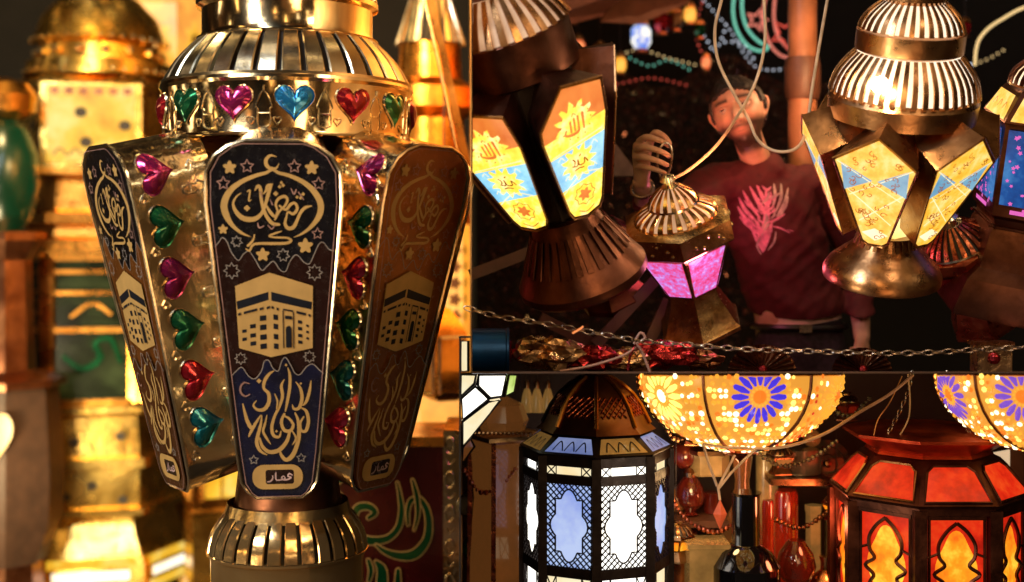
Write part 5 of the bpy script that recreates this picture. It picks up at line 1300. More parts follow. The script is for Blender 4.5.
for k in range(8):
    a = R(yaw)-pi/2-pi/8+2*pi*k/8; mb.tube([((r+1)*s*cos(a), (r+1)*s*sin(a), z*s) for r, z in dome[1:7]], .006, M['gold_warm'] if k in (0, 1,7, 2, 3) else M['black_iron'], n=6)
mb.obj('rib', dm)
for k in range(8):
    r0, z0 = dome[2]; r1_, z1_ = dome[4]; mp = face_map(8, k, r0, s, yaw, z0, r1_, z1_-z0); mb = MB()
    lattice(mb, mp, -13, z0+2, 13, z1_-1, None, 6, .004, M['red_foil'], .004); mb.obj('dome_lattice', dm, smooth=0)
place(bl_, 596, BOT-12, dK)

# ---- mosaic bowls fixed under the shelf
def mosaic_bowl(label, px, rpx, dep, d, flower_cols, seed, gap_frac=.0, secs=6, a0=0):
    rt = empty('mosaic_bowl_lamp', label, 'lamp', 'mosaic glass bowl lamps under the shelf'); s = d/F; rnd = random.Random(seed)
    prof = []
    for i in range(15):
        t = i/14; a = t*pi/2; prof.append((max(.12, cos(a)**1.05)*rpx if i < 14 else 13, -dep*sin(a)))
    mb = MB(); mb.lathe([((r-1.2)*s, z*s) for r, z in prof], M['grout'], n=60); mb.obj('glass_bowl', rt)
    def sp(a, t, lift=0):        # angle, 0 rim - 1 bottom
        r = max(.12, cos(t*pi/2)**1.05)*rpx; z = -dep*sin(t*pi/2); v = Vector((r*cos(a), r*sin(a), z)); n_ = Vector((cos(a)*dep/rpx*1.0*cos(t*pi/2)+cos(a)*.3, sin(a)*dep/rpx*cos(t*pi/2)+sin(a)*.3, -sin(t*pi/2))).normalized()
        return (v+n_*lift)*s, n_
    ts = MB(); sec = 2*pi/secs
    for j in range(19):
        t = .015+j*.05; r = max(.12, cos(t*pi/2)**1.05)*rpx; n = max(10, int(2*pi*r/5.4)); base_ = rnd.choice(['t_yellow','t_amber','t_pale','t_orange'])
        for i in range(n):
            a = 2*pi*(i+.5*(j % 2))/n; ph = ((a-a0+sec/2) % sec)-sec/2; k = int(((a-a0+sec/2) % (2*pi))//sec)
            if rnd.random() < .3: continue
            if abs(ph) > sec*.45: continue
            fc = flower_cols[k % len(flower_cols)]
            # flower centre at t=.26
            dx = ph*rpx*.95; dz = (t-.17)*dep*1.45; rr = math.hypot(dx, dz)
            if rr < 26*rpx/100: continue
            col = base_ if rnd.random() < .5 else rnd.choice(['t_yellow','t_yellow','t_pale','t_amber','t_orange'])
            if fc == 'orange' and rnd.random() < .6: col = rnd.choice(['t_orange','t_red','t_orange','t_amber'])
            if rr < 31*rpx/100: col = 't_pale' if (i % 2) else 't_amber'
            c, nn = sp(a+rnd.uniform(-.012,.012), t+rnd.uniform(-.008,.008), .6); u = Vector((-sin(a), cos(a), 0)); w_ = nn.cross(u); q = 2.5*s*rnd.uniform(.7, 1.3); r0 = rnd.uniform(0, 1)
            ts.add([c+(u*cos(r0+k6*pi/3)+w_*sin(r0+k6*pi/3))*q for k6 in range(6)]+[c+nn*1.3*s], [(k6, (k6+1) % 6, 6) for k6 in range(6)], M[col])
    ts.obj('mosaic', rt, smooth=0)
    for k in range(secs):
        fc = flower_cols[k % len(flower_cols)]; mb = MB(); ac = a0+k*sec
        pcol = dict(blue='t_blue', yellow='t_yellow', orange='t_amber', violet='t_violet', green='t_green')[fc]; R0 = rpx/100
        n = 16
        for i in range(n):
            t_ = 2*pi*i/n; rr0, rr1 = 10*R0, 24*R0
            def at(rr, tt, lift): return sp(ac+rr*cos(tt)/(rpx*.95), max(.012, .17+rr*sin(tt)/(dep*1.45)), lift)[0]
            for q in range(1):
                pts = [at(rr0, t_-.10, .8), at((rr0+rr1)/2, t_-.17, .8), at(rr1, t_-.09, .8), at(rr1+1.5*R0, t_, .8), at(rr1, t_+.09, .8), at((rr0+rr1)/2, t_+.17, .8), at(rr0, t_+.10, .8)]
                c = at((rr0+rr1)/2, t_, 3.2); mb.add(pts+[c], [(i_, (i_+1) % 7, 7) for i_ in range(7)], M[pcol])
        cpts = [at(6*R0, 2*pi*i/12, .8) for i in range(12)]; mb.add(cpts+[at(.01, 0, 4)], [(i_, (i_+1) % 12, 12) for i_ in range(12)], M['t_orange' if fc != 'yellow' else 't_pale'])
        for i in range(14):
            t_ = 2*pi*(i+.5)/14; c = at(7.6*R0, t_, 1.2); mb.ball(c, 1.0*s*R0*1.3, M['t_amber'], 6)
        mb.obj('rosette', rt, smooth=0)
    mb = MB(); mb.lathe([((rpx-.5)*s,-1*s),((rpx+1)*s,0),((rpx-.5)*s,1.2*s)], M['brass'], n=60)
    for k in range(secs):
        a = a0+(k+.5)*sec; mb.tube([sp(a, t/10, .6)[0] for t in range(11)], 1.6*s, M['copper'], n=6)
    mb.obj('rim_and_ribs', rt)
    mb = MB(); mb.lathe([(16*s,-dep*.97*s),(18*s,-dep*1.01*s),(9*s,-dep*1.06*s),(3*s,-dep*1.12*s),(.5*s,-dep*1.18*s)], M['red_foil'], n=24); mb.obj('finial', rt)
    rt.matrix_world = Matrix.Translation(P(px, 374.6, d)) @ Matrix.Rotation(R(-5.6), 4, 'X'); return rt
mosaic_bowl('amber mosaic bowl lamp with a blue petal rosette, under the middle of the shelf', 739, 101, 76, 3.62, ['blue','orange','yellow','violet','orange','yellow'], 3, a0=-pi/2+.02)
mosaic_bowl('yellow mosaic bowl lamp with violet and green rosettes, at the right end under the shelf', 1040, 100, 76, 3.5, ['violet','orange','green','yellow','violet','green'], 8, secs=7, a0=-pi/2-.55)
# bright bulbs seen through the bowls
# ---- red lantern
dR = 3.8; s = dR/F; yaw = 0; RB = 670; r_ = lambda row: RB-row; Rr = 92
M['crown_tin'] = metal('red_lacquered_tin', (.7,.12,.05), (.3,.03,.015), .38, .3, 20)
rl = empty('red_glass_lantern', 'large eight-sided iron lantern with red and orange lit glass panels', 'lantern')
iron = metal('rusty_iron', (.16,.06,.04), (.05,.02,.015), .4, .2, 30); M['iron'] = iron
tier(rl, 'base', [(96,0),(96,6),(84,18),(84,r_(630)),(96,r_(625)),(96,r_(615))], iron, 8, s, yaw)
mb = MB(); mb.lathe([(50*s,r_(615)*s),(50*s,r_(510)*s)], iron, n=8, rot=R(yaw)-pi/2-pi/8)
for (a, b) in ((615,608),(508,501)):
    mb.lathe([((Rr-4)*s,r_(a)*s),((Rr+2)*s,r_(a)*s),((Rr+2)*s,r_(b)*s),((Rr-4)*s,r_(b)*s)], iron, n=8, rot=R(yaw)-pi/2-pi/8)
for k in range(8):
    a = R(yaw)-pi/2-pi/8+2*pi*k/8; c = Vector((Rr*s*cos(a), Rr*s*sin(a), 0))
    mb.bar(c+Vector((0,0,r_(615)*s)), c+Vector((0,0,r_(503)*s)), .034, iron)
    mb.tube([c*1.03+Vector((0,0,r_(610)*s)), c*1.03+Vector((0,0,r_(508)*s))], .006, M['brass'])
mb.obj('frame', rl, smooth=20)
hw = Rr*sin(pi/8)-8
for k in range(8):
    mp = face_map(8, k, Rr, s, yaw); za, zb = r_(606), r_(510); front = k in (0, 7)
    mb = MB(); quad(mb, mp, -hw, za, hw, zb, M['red_glass'], -.008)
    A = Art(mb, lambda x, y, h, mp=mp: mp(x, y, -.0075+h), dh=.0002)
    if True:
        zc = r_(560); A.poly([(hw*.66*cos(t)*(1+.12*cos(4*t)), zc+36*sin(t)*(1+.05*cos(4*t))) for t in [2*pi*i/36 for i in range(36)]], M['orange_glass'])
    mb.obj('glass_panel', rl, smooth=0)
    mb = MB(); A = Art(mb, lambda x, y, h, mp=mp: mp(x, y, h), dh=.0002)
    Zt = zb-3
    for q in (-1, 1):
        A.wire([(0, Zt-2), (q*hw*.35, Zt-10), (q*hw*.62, Zt-22), (q*hw*.6, Zt-34), (q*hw*.42, Zt-42), (q*hw*.78, Zt-50), (q*hw*.45, Zt-58), (q*hw*.6, Zt-66), (q*hw*.6, Zt-78), (q*hw*.3, Zt-88), (0, Zt-94)], .0055, iron, lift=.0)
        A.wire([(q*hw, Zt-34), (q*hw*.62, Zt-30)], .004, iron, lift=0); A.wire([(q*hw, Zt-68), (q*hw*.62, Zt-72)], .004, iron, lift=0)
        A.wire([(q*hw*.95, za), (q*hw*.95, zb)], .0045, iron, lift=0)
    mb.bar(mp(-hw,za,0), mp(hw,za,0), .008, iron); mb.bar(mp(-hw,zb,0), mp(hw,zb,0), .01, iron); mb.obj('leading', rl, smooth=40)
tier(rl, 'roof', [(Rr+4,r_(501)),(Rr+6,r_(498)),(66,r_(462)),(62,r_(460))], iron, 8, s, yaw)
for k in range(8):
    mp = face_map(8, k, Rr+5, s, yaw, r_(498), 66, 36); mb = MB(); w0, w1 = 31, 21
    pts = [(-w0, r_(495)), (w0, r_(495)), (w1+2, r_(470)), (w1-5, r_(465)), (-w1+5, r_(465)), (-w1-2, r_(470))]
    mb.add([mp(x, z, .005) for x, z in pts], [tuple(range(6))], M['red_glass']); mb.tube([mp(x, z, .005) for x, z in pts], .0045, M['brass'] if k in (6, 7) else iron, n=5, closed=True); mb.obj('roof_pane', rl, smooth=0)
tier(rl, 'flared_crown', [(62,r_(460)),(60,r_(457)),(84,r_(443)),(84,r_(440)),(58,r_(438)),(20,r_(436))], M['crown_tin'], 8, s, yaw)
place(rl, 928, RB-10, dR)
# chains and rope from the shelf to the red lantern
def chainlet(label, pts, d, r=.0055, lw=.0018):
    mb = MB(); L = [P(x, y, d) for x, y in pts]; k = 0; tot = sum((b-a).length for a, b in zip(L[:-1], L[1:])); dist = 0
    while dist < tot:
        q = dist
        for a, b in zip(L[:-1], L[1:]):
            l = (b-a).length
            if q <= l: c = a+(b-a)*q/l; t = (b-a).normalized(); break
            q -= l
        n1 = Vector((0,1,0)) if k % 2 else t.cross(Vector((0,1,0)))
        mb.tube([c+t*r*1.7*cos(2*pi*i/10)+n1*r*.8*sin(2*pi*i/10) for i in range(10)], lw, M['chrome'], n=5, closed=True); dist += r*2.6; k += 1
    tag(mb.obj('thin_chain'), label, 'chain')
chainlet('thin steel chain from the shelf to the left roof of the red lantern', [(912,373.5),(908,392),(898,415),(886,437)], 3.7)
chainlet('thin steel chain from the shelf to the right roof of the red lantern', [(948,373.5),(954,392),(962,415),(970,434)], 3.7)
hung('cord', 'pale pink cord slung from the mosaic bowl up to the shelf above the red lantern', [(748,448,3.5),(775,448,3.5),(800,443,3.5),(828,432,3.52),(860,412,3.55),(890,394,3.58),(913,375,3.6)], .0042, M['cable'], 'cord')
hung('cord', 'thin straight cord hanging beside the left steel chain', [(908,374,3.68),(910,400,3.68),(908,420,3.68),(898,438,3.68)], .0022, M['cable'], 'cord')
hung('cord', 'thin looping cord left of the steel chains above the red lantern', [(902,376,3.69),(890,402,3.69),(878,420,3.69),(873,440,3.69)], .0018, M['brass'], 'cord')
# diamond pendant on its cords under the bowl
rt = empty('diamond_pendant', 'red diamond pendant hanging on pale cords under the blue rosette bowl', 'pendant')
for q in [[(703,444),(709,464),(717,486)],[(735,455),(727,470),(718,488)],[(757,448),(742,462),(731,473),(719,488)],[(703,444),(722,447),(748,448)],[(718,486),(720,500)]]:
    mb = MB(); mb.tube([P(x, y, 3.46) for x, y in q], .0035, M['cable']); mb.obj('cord', rt)
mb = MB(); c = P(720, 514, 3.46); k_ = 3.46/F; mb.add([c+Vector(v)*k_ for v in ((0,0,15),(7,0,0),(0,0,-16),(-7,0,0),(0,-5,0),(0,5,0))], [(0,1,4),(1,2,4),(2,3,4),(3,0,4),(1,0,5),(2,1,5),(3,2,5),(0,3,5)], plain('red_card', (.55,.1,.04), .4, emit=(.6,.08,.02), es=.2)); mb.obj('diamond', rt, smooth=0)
# leaded window lamp, upper left corner of the bay
rt = empty('leaded_glass_lamp', 'bright cream and green leaded glass lamp in the corner beside the partition', 'lamp')
dW = 3.75
def facet(pts, mat, name='glass_pane'):
    mb = MB(); a = [P(x, y, d) for x, y, d in pts]; n_ = (a[1]-a[0]).cross(a[2]-a[0]).normalized()*.003
    if n_.y > 0: n_ = -n_
    n = len(a); mb.add([v+n_ for v in a]+[v-n_ for v in a], [tuple(range(n)), tuple(range(n, 2*n))[::-1]]+[(i, (i+1) % n, n+(i+1) % n, n+i) for i in range(n)], mat); mb.tube([v+n_ for v in a], .0045, M['black_iron'], n=5, closed=True); return mb.obj(name, rt, smooth=0)
facet([(462,374.5,3.76),(477,374.5,3.72),(475,384,3.72),(462,396,3.76)], M['cream_glass']); facet([(479,374.5,3.72),(506,374.5,3.74),(502,396,3.74),(490,398,3.72),(478,386,3.72)], M['white_glass']); facet([(508,374.5,3.74),(516,374.5,3.78),(513,392,3.78),(504,396,3.74)], M['green_lit'])
facet([(462,398,3.76),(476,386,3.72),(489,399,3.72),(464,419,3.76)], M['white_glass']); facet([(462,421,3.76),(488,401,3.72),(500,399,3.74),(470,436,3.8),(462,445,3.8)], M['cream_glass'])
facet([(461.5,341,3.76),(469,341,3.74),(469,371,3.74),(461.5,371,3.76)], M['cream_glass'])
facet([(462,447,3.8),(470,438,3.8),(474,446,3.82),(462,462,3.84)], M['dark_amber'])
# ---- the goods behind and between
def bottle(name, label, px, row_top, row_bot, w_, d, mat, prof, n=24, cat='bottle', capm=None, group=None):
    rt = empty(name, label, cat, group); s = d/F; Hh = row_bot-row_top; mb = MB()
    mb.lathe([(r*w_*s, z*Hh*s) for r, z in prof], mat, n=n, rot=-pi/2-pi/n); mb.obj('vessel', rt)
    if capm:
        r = prof[-1][0]*w_; mb = MB(); mb.lathe([(r*1.1*s, (Hh-.5)*s), (r*1.15*s, (Hh+4)*s), (r*.5*s, (Hh+8)*s)], capm, n=n); mb.obj('cap', rt)
    rt.location = P(px, row_bot, d); return rt
VASE = [(.5,0),(.9,.08),(1,.25),(.8,.45),(.35,.62),(.3,.8),(.45,1)]
GLOBE = [(.3,0),(.55,.04),(.3,.1),(.85,.3),(1,.5),(.85,.75),(.5,.95),(.4,1)]
BOX = [(1,0),(1,.04),(.9,.05),(.9,.9),(1,.92),(1,1)]
CYL = [(.9,0),(1,.02),(1,.95),(.85,1)]
# lower shelf the goods stand on
for row, x0, x1, d, lb in ((598,640,846,3.98,'lower dark plank carrying the bottles between the two big lanterns'),(520,662,728,4.1,'short dark plank carrying the red glasses right of the pierced lantern'),(478,770,842,4.1,'short plank with a pale edge left of the red lantern roof')):
    mb = MB(); a = P(x0, row, d-.1); b = P(x1, row, d-.1); mb.box((a.x, d-.12, a.z-.02), (b.x, DW-.005, a.z), M['wood_red'] if row != 478 else M['brass']); tag(mb.obj('plank', smooth=0), lb, 'plank')
PR = {598:598, 520:520, 478:478}
def zrow(row, d): # row where plank top shows for an object at depth d
    z = P(0, row, (3.98 if row == 598 else 4.1)-.1).z; return HZ+(ZC-z)*F/d
things = [
 ('glass_jar','dark red bulbous glass jar right of the pierced black lantern',690,476,520,15,4.06,'red_dim',GLOBE,24,'jar','brass'),
 ('glass_cup','small dim red cup beside the bulbous red jar',712,492,520,8,4.1,'red_dim',CYL,20,'cup',None),
 ('square_lantern','small brass lantern with cream panes standing high behind the diamond pendant',708,452,478,24,4.08,'cream_dull',BOX,6,'lantern','brass'),
 ('glass_vase','amber glass vase with narrow neck behind the pendant cords',742,455,600,24,4.08,'dark_amber',VASE,28,'vase',None),
 ('cream_tube','pale cream upright tube lamp below the mosaic bowl',767,450,502,11,4.12,'cream_dull',CYL,20,'lamp',None),
 ('glass_jar','smoky glass jar standing on the pale edged plank',797,446,478,26,4.1,'clear_dim',CYL,28,'jar',None),
 ('red_tumbler','bright red glass tumbler left of the small crystal pieces',786,490,545,12,4.08,'red_glassy',CYL,24,'tumbler',None),
 ('crystal_prism','tall cream crystal prism standing under the pale edged plank',814,505,545,9,4.09,'cream_dull',BOX,5,'ornament',None),
 ('crystal_prism','narrow grey crystal prism beside the cream one',830,500,545,6,4.09,'clear_dim',BOX,5,'ornament',None),
 ('glass_globe','orange glass globe on the lower plank left of the red lantern',796,540,592,20,3.95,'red_dim',GLOBE,28,'globe',None),
 ('red_candle','slim bright red candle beside the black bottle',768,500,592,6,3.93,'red_glassy',CYL,20,'candle',None),
 ('black_bottle','black glass bottle with thick neck on the lower plank',746,492,594,34,3.86,'black_glass',[(.9,0),(1,.05),(1,.32),(.75,.45),(.42,.52),(.4,.97),(.46,1)],32,'bottle',None),
 ('paper_lamp','cream paper lamp crossed by dark ribs on the lower plank',706,540,596,30,3.9,'cream_dull',BOX,4,'lamp',None),
 ('copper_tin','copper coloured tin standing behind the cream paper lamp',680,528,600,17,4.06,'copper_warm',CYL,24,'tin',None),
 ('copper_tin','dark red tin far right beside the red lantern',1006,520,600,12,4.12,'red_dim',CYL,20,'tin',None),
 ('brass_cup','warm brass cup at the foot of the tinted goods left of the red lantern',826,556,596,16,3.95,'brass_warm',VASE,24,'cup',None)]
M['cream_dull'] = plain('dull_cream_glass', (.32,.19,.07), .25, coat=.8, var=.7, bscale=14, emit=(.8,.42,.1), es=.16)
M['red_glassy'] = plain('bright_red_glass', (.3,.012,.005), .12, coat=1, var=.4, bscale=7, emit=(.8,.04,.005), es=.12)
M['copper_warm'] = metal('warm_copper', (.75,.3,.12), (.4,.1,.04), .25, .3, 14)
for nm, lb, px, rt_, rb, w_, d, mt, pf, n, cat, cp in things:
    base_row = 520 if rb == 520 else 478 if rb == 478 else 598
    if rb in (520, 478) or rb >= 590: rb2 = zrow(base_row, d)-.4
    else: rb2 = zrow(598, d)-.4; 
    bottle(nm, lb, px, rt_, rb2, w_, d, M[mt], pf, n, cat, M[cp] if cp else None)
# round glass plate leaning at the right
rt = empty('glass_plate', 'round smoky glass plate with cut rings, leaning on the wall left of the red lantern', 'plate'); mb = MB(); s = 4.08/F
mb.lathe([(24*s,0),(24*s,.006),(18*s,.012),(17*s,.006),(10*s,.01),(9*s,.004),(.5*s,.006)], M['clear_dim'], n=40); o = mb.obj('disc', rt)
for k in range(12):
    a = 2*pi*k/12; mb = MB(); mb.ball((20.5*s*cos(a), 20.5*s*sin(a), .01), 1.6*s, M['brass'], 8)
mb = MB(); mb.lathe([(4*s,.006),(3*s,.02),(.5*s,.022)], M['brass'], n=20); mb.obj('boss', rt)
rt.matrix_world = Matrix.Translation(P(827, 471-7, 4.09)) @ Matrix.Rotation(R(78), 4, 'X')
# more small lanterns and strings of beads among the goods
for i, (x, row, d, n, rs, pm, mm, lb) in enumerate([(690,444,4.02,6,.34,'t_amber','copper_warm','small amber lantern hanging high between the pierced lantern and the mosaic bowl'),(780,474,4.0,4,.32,'cream_dull','brass','small brass lantern with dull panes hanging under the right side of the mosaic bowl'),(846,420,4.05,6,.3,'red_dim','copper','small dim red lantern hanging above the left roof of the red lantern'),(676,560,3.95,6,.42,'orange_glass','brass','small orange lit lantern low beside the pierced lantern'),(836,520,4.0,6,.3,'orange_glass','copper','tiny orange lit lantern squeezed beside the left edge of the red lantern'),(486,470,4.08,6,.34,'red_dim','copper_warm','small dim red lantern hanging over the brown box lantern'),(520,500,4.1,4,.3,'t_amber','brass','tiny amber lantern between the box lantern and the pierced lantern')]):
    q = hex_lantern('small_lantern', lb, rs*d/F, n, 12*i, [(40,0),(40,4),(28,18),(26,24)], [(26,24),(44,50),(46,54)], ((30,28),(43,50)), [(46,54),(48,56),(44,64)], [(40,64,22,84,16,3)], M[mm], M['dark_gap'], 'small lanterns hanging under the shelf', dots=False, pmat=pm)
    place(q, x, row, d); mb = MB(); mb.tube([(0,0,94*rs*d/F),(0,0,P(0,374,d).z-P(0,row,d).z)], .0015, M['black_iron'], 5); mb.obj('wire', q)
for i, (pts, mt, lb) in enumerate([([(640,380),(662,420),(676,440),(700,430),(716,446)],'brass','looping string of brass beads left of the pendant cords'),([(756,452),(782,466),(812,458),(838,440)],'clear_dim','string of smoky beads sagging below the right side of the mosaic bowl'),([(660,470),(672,500),(690,522),(716,532),(738,520)],'red_foil','string of red foil beads draped over the goods by the diamond pendant'),([(776,520),(800,528),(822,516),(840,500)],'brass','string of brass beads draped across the red tumbler'),([(464,470),(480,492),(500,486),(516,468)],'red_foil','string of red foil beads across the brown box lantern'),([(815,378),(828,404),(850,416),(872,396)],'clear_dim','string of smoky beads hanging above the glass plate')]):
    L = [Vector(p) for p in cr([tuple(P(x, y, 3.93)) for x, y in pts], 8)]; mb = MB(); acc = 0
    for a, b in zip(L[:-1], L[1:]):
        l = (b-a).length
        while acc <= l: mb.ball(a+(b-a)*(acc/l), .0065 if int(acc*1000) % 3 else .009, M[mt], 8); acc += .0145
        acc -= l
    mb.tube(L, .0015, M['black_iron'], 5); tag(mb.obj('bead_string'), lb, 'beads')
# brown box lantern at the left behind the pierced lantern
rt = empty('box_lantern', 'brown box lantern with amber panes and flat gilded top, left of the pierced lantern', 'lantern'); s = 4.0/F
bt = 690
tier(rt, 'body', [(36,0),(36,bt-560),(30,bt-500),(36,bt-440)], M['dark_amber'], 4, s, 30)
tier(rt, 'top_plate', [(36,bt-440),(50,bt-436),(50,bt-432),(30,bt-430)], M['brass'], 4, s, 30); tier(rt, 'cap', [(22,bt-430),(26,bt-420),(20,bt-404),(4,bt-396)], M['dark_amber'], 8, s, 30)
mb = MB()
for k in range(4):
    a = R(30)-pi/2-pi/4+2*pi*k/4; mb.bar((36*s*cos(a),36*s*sin(a),0), (34*s*cos(a),34*s*sin(a),(bt-440)*s), .014, M['red_foil'])
for k in range(14): mb.ball(((-30+4.6*k)*s*.9, -36*s, (bt-428)*s), 2.2*s, M['brass'], 6)
mb.obj('corner_trim', rt); place(rt, 503, bt, 4.0)
for i, (x, lb) in enumerate(((537,'white glass tulip shade hanging left of the pierced lantern dome'),(548,'cream glass tulip shade hanging just left of the pierced lantern dome'),(527,'dim white tulip shade nearest the leaded glass lamp'))):
    rt = empty('tulip_shade', lb, 'lamp', 'tulip glass shades hanging under the shelf'); s = 4.12/F; mb = MB()
    mb.lathe([(7.5*s,-24*s),(6.5*s,-18*s),(5*s,-8*s),(3*s,-1*s),(2*s,0)], M['cream_dull'] if i else M['white_soft'] if 'white_soft' in M else M['cream_dull'], n=20, cap=False); mb.obj('shade', rt); mb = MB(); mb.lathe([(2.4*s,-1*s),(2.4*s,5*s),(1*s,8*s)], M['brass'], n=16); mb.tube([(0,0,8*s),(0,0,.04)], .002, M['black_iron']); mb.obj('socket', rt); rt.location = P(x, 388, 4.12)
for x, y, r, mt, lb in [(478,548,16,'green_bauble','dark green glass bauble low in the left corner of the bay'),(500,572,18,'dark_amber','amber glass bauble below the green one in the left corner'),(468,505,12,'clear_dim','smoky bauble against the partition'),(684,455,14,'red_dim','dark red bauble hanging between the pierced lantern and the pendant'),(676,500,12,'dark_amber','amber bauble right beside the pierced lantern frame'),(814,420,9,'clear_dim','small smoky bauble hanging right of the mosaic bowl'),(812,438,9,'dark_amber','small amber bauble under the smoky one')]:
    if mt == 'green_bauble' and mt not in M: M[mt] = plain('green_bauble', (.015,.09,.02), .1, coat=1, var=.6, bscale=12)
    rt = empty('glass_bauble', lb, 'bauble', 'hanging glass baubles'); s = 4.08/F; mb = MB(); mb.ball((0,0,0), r*s, M[mt], 24); mb.obj('ball', rt, smooth=60); mb = MB(); mb.lathe([(r*.25*s, r*.93*s),(r*.25*s, r*1.2*s),(r*.1*s, r*1.25*s)], M['brass'], n=12); mb.tube([(0,0,r*1.2*s),(0,0,P(0,374,4.08).z-P(0,y,4.08).z)], .0015, M['black_iron']); mb.obj('cap', rt); rt.location = P(x, y, 4.08)
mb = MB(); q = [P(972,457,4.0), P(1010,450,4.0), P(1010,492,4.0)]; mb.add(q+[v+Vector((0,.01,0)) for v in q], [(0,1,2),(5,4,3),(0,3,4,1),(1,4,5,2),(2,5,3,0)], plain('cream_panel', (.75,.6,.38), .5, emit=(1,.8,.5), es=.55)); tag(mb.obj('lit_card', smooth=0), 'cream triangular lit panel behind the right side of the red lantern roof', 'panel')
mb = MB(); a = P(1013, 374, 4.1); b = P(1013, 620, 4.1); mb.box((a.x-.012, 4.09, b.z), (a.x+.03, 4.12, a.z-.01), M['wood_red']); tag(mb.obj('upright_batten', smooth=0), 'brown upright batten at the right behind the red lantern', 'batten')

# every thing whose empty still sits at the origin gets it moved to the thing's base
bpy.context.view_layer.update()
for o in list(S.objects):
    if o.type == 'EMPTY' and o.parent is None and o.location.length < 1e-6:
        pts = [k.matrix_world @ Vector(c) for k in o.children_recursive if k.type == 'MESH' for c in k.bound_box]
        if not pts: continue
        b = Vector(((min(p.x for p in pts)+max(p.x for p in pts))/2, (min(p.y for p in pts)+max(p.y for p in pts))/2, min(p.z for p in pts)))
        o.location = b
        for k in o.children: k.matrix_parent_inverse = Matrix.Translation(-b) @ k.matrix_parent_inverse

# ------------------------------------------------------------------ light, world, camera
W = bpy.data.worlds.new('World'); S.world = W; W.use_nodes = True
nt = W.node_tree; bg = nt.nodes['Background']
tc = N(nt, 'ShaderNodeTexCoord')
vo = N(nt, 'ShaderNodeTexVoronoi', i_Scale=5.0); nt.links.new(tc.outputs['Generated'], vo.inputs['Vector'])
spots = ramp(nt, vo.outputs['Distance'], [(.0, (1,1,1)), (.1, (1,1,1)), (.24, (.0,.0,.0))])
colr = N(nt, 'ShaderNodeTexNoise', i_Scale=2.2, i_Detail=2.0); nt.links.new(tc.outputs['Generated'], colr.inputs['Vector'])
cc = ramp(nt, colr.outputs['Fac'], [(.3, (1.0,.35,.08)), (.5, (1.0,.66,.25)), (.66, (1.0,.9,.7)), (.8,(.6,.8,1.0))])
mul = N(nt, 'ShaderNodeVectorMath', operation='MULTIPLY'); nt.links.new(spots, mul.inputs[0]); nt.links.new(cc, mul.inputs[1])
sc_ = N(nt, 'ShaderNodeVectorMath', operation='SCALE'); sc_.inputs['Scale'].default_value = 5.5; nt.links.new(mul.outputs[0], sc_.inputs[0])
ns = N(nt, 'ShaderNodeTexNoise', i_Scale=3.0, i_Detail=3.0); nt.links.new(tc.outputs['Generated'], ns.inputs['Vector'])
base = ramp(nt, ns.outputs['Fac'], [(.42, (.001,.0006,.0004)), (.56, (.022,.01,.004)), (.7, (.16,.07,.025))])
ad = N(nt, 'ShaderNodeVectorMath', operation='ADD'); nt.links.new(sc_.outputs[0], ad.inputs[0]); nt.links.new(base, ad.inputs[1])
nt.links.new(ad.outputs[0], bg.inputs['Color']); bg.inputs['Strength'].default_value = 1.0

def lamp(name, kind, loc, energy, col, size=.3, target=None, size_y=None, spread=None):
    l = bpy.data.lights.new(name, kind); l.energy = energy; l.color = col
    if kind == 'AREA':
        l.size = size
        if size_y: l.shape = 'RECTANGLE'; l.size_y = size_y
        if spread: l.spread = spread
    elif kind != 'SUN': l.shadow_soft_size = size
    o = bpy.data.objects.new(name, l); C.objects.link(o); o.location = loc
    if target is not None: o.rotation_euler = (Vector(target)-Vector(loc)).to_track_quat('-Z', 'Y').to_euler()
    return o
tl = P(286, 320, 3.4)
lamp('key_lamp', 'AREA', (-2.6, .8, 4.3), 75, (1,.93,.84), .9, tl)
lamp('cool_lamp', 'AREA', (-1.6, 1.6, 5.0), 50, (.8,.9,1), .35, P(200,60,3.4), 1.4)
lamp('warm_side_lamp', 'AREA', (.3, 1.2, 3.2), 14, (1,.6,.25), .4, tl, 1.2)  # added fill light beside the large lantern, source unseen
lamp('low_lamp', 'AREA', (-2.6, 1.6, 1.6), 34, (1,.78,.5), .6, P(286,500,3.4))  # added unseen light that brightens the lower skirt and foot

lamp('back_bay_lamp', 'AREA', (-2.4, 5.2, 5.2), 150, (1,.72,.3), .6, P(110,300,8))  # added light from above to brighten the blurred gold lanterns
lamp('back_bay_low_lamp', 'AREA', (-2.9, 5.6, 1.2), 80, (1,.8,.42), .5, P(130,520,8))  # second added light, low down, on the same gold lanterns
lamp('gold_side_lamp', 'AREA', (-.9, 4.6, 3.6), 120, (1,.62,.22), .5, P(460,250,5.5))  # added light aimed at the partition so it reflects gold
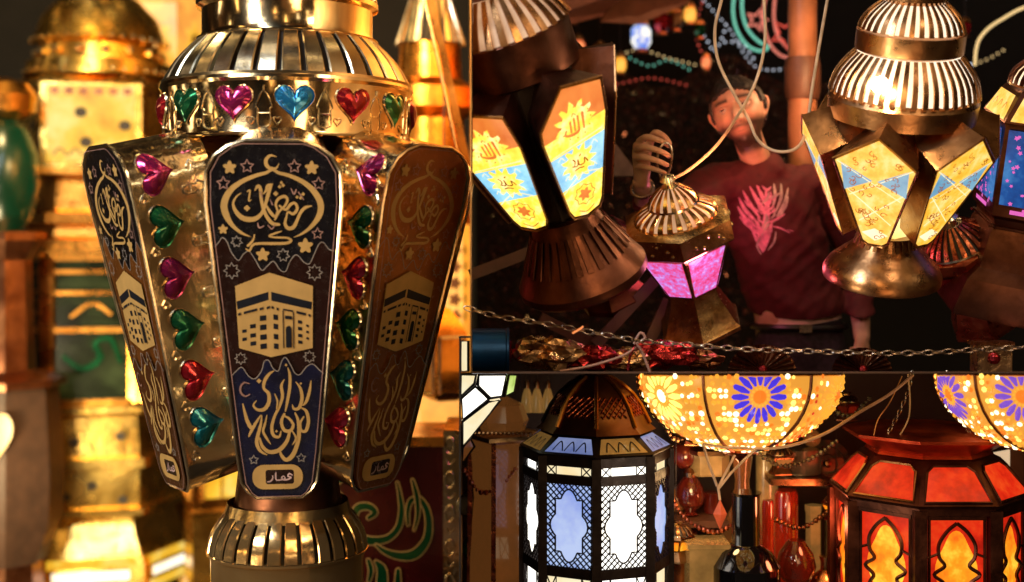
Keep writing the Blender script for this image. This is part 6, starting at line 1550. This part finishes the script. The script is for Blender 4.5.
# upper right bay
lamp('bare_bulb_light', 'POINT', tuple(BULB+Vector((0,-.04,-.02))), 4, (1,.72,.4), .02)
lamp('pink_lantern_light', 'POINT', tuple(P(700,262,3.72)), 2, (1,.25,.4), .05)
lamp('pink_glow_on_shirt', 'POINT', tuple(P(722,235,4.2)), 2.2, (1,.16,.28), .05)
lamp('man_face_lamp', 'AREA', tuple(P(715,205,3.55)), 1.5, (1,.33,.15), .12, P(738,122,4.4), spread=R(64))  # added narrow red light on the man's face, no lamp there
lamp('stall_lamp', 'AREA', (1.5, 5.6, 4.4), 8, (1,.3,.12), .6, P(700,150,6.5))  # added reddish ambient light over the tinsel, no lamp hangs there
lamp('post_lamp', 'POINT', tuple(P(835,60,4.4)), 7, (1,.55,.25), .05)  # added light that brightens the round post, source unseen
lamp('metal_key', 'AREA', (1.6, 1.2, 4.6), 11, (1,.72,.45), .5, P(760,200,3.6))
# lower bay
lamp('glint_lamp', 'POINT', tuple(P(760,420,3.2)+Vector((0,0,-.25))), 1.2, (1,.8,.55), .015)  # added point light for glints on the goods below the shelf
lamp('lower_bay_lamp', 'AREA', (.9, 2.2, 1.9), 3, (1,.55,.25), .5, P(760,500,4))  # added soft fill for the space under the shelf, source unseen
lamp('bowl_light', 'POINT', tuple(P(700,478,3.85)), 1.5, (1,.6,.25), .04)
lamp('red_lantern_light', 'POINT', tuple(P(835,520,3.8)), 1.5, (1,.25,.1), .04)

cam = bpy.data.cameras.new('camera'); co = bpy.data.objects.new('camera', cam); C.objects.link(co)
co.location = (0,0,ZC); co.rotation_euler = (R(90),0,0)
cam.sensor_width = 36; cam.lens = F/1024*36; cam.shift_y = (HZ-291)/1024
cam.clip_start = .05; cam.clip_end = 200
cam.dof.use_dof = True; cam.dof.focus_distance = 3.6; cam.dof.aperture_fstop = (cam.lens/1000)/.034
S.camera = co
S.view_settings.view_transform = 'Standard'; S.view_settings.look = 'None'; S.view_settings.exposure = 0; S.view_settings.gamma = 1
S.render.engine = 'CYCLES'; S.cycles.use_denoising = True; S.cycles.max_bounces = 6; S.cycles.sample_clamp_indirect = 6; S.cycles.sample_clamp_direct = 0
S.cycles.caustics_reflective = False; S.cycles.caustics_refractive = False; S.cycles.blur_glossy = .5
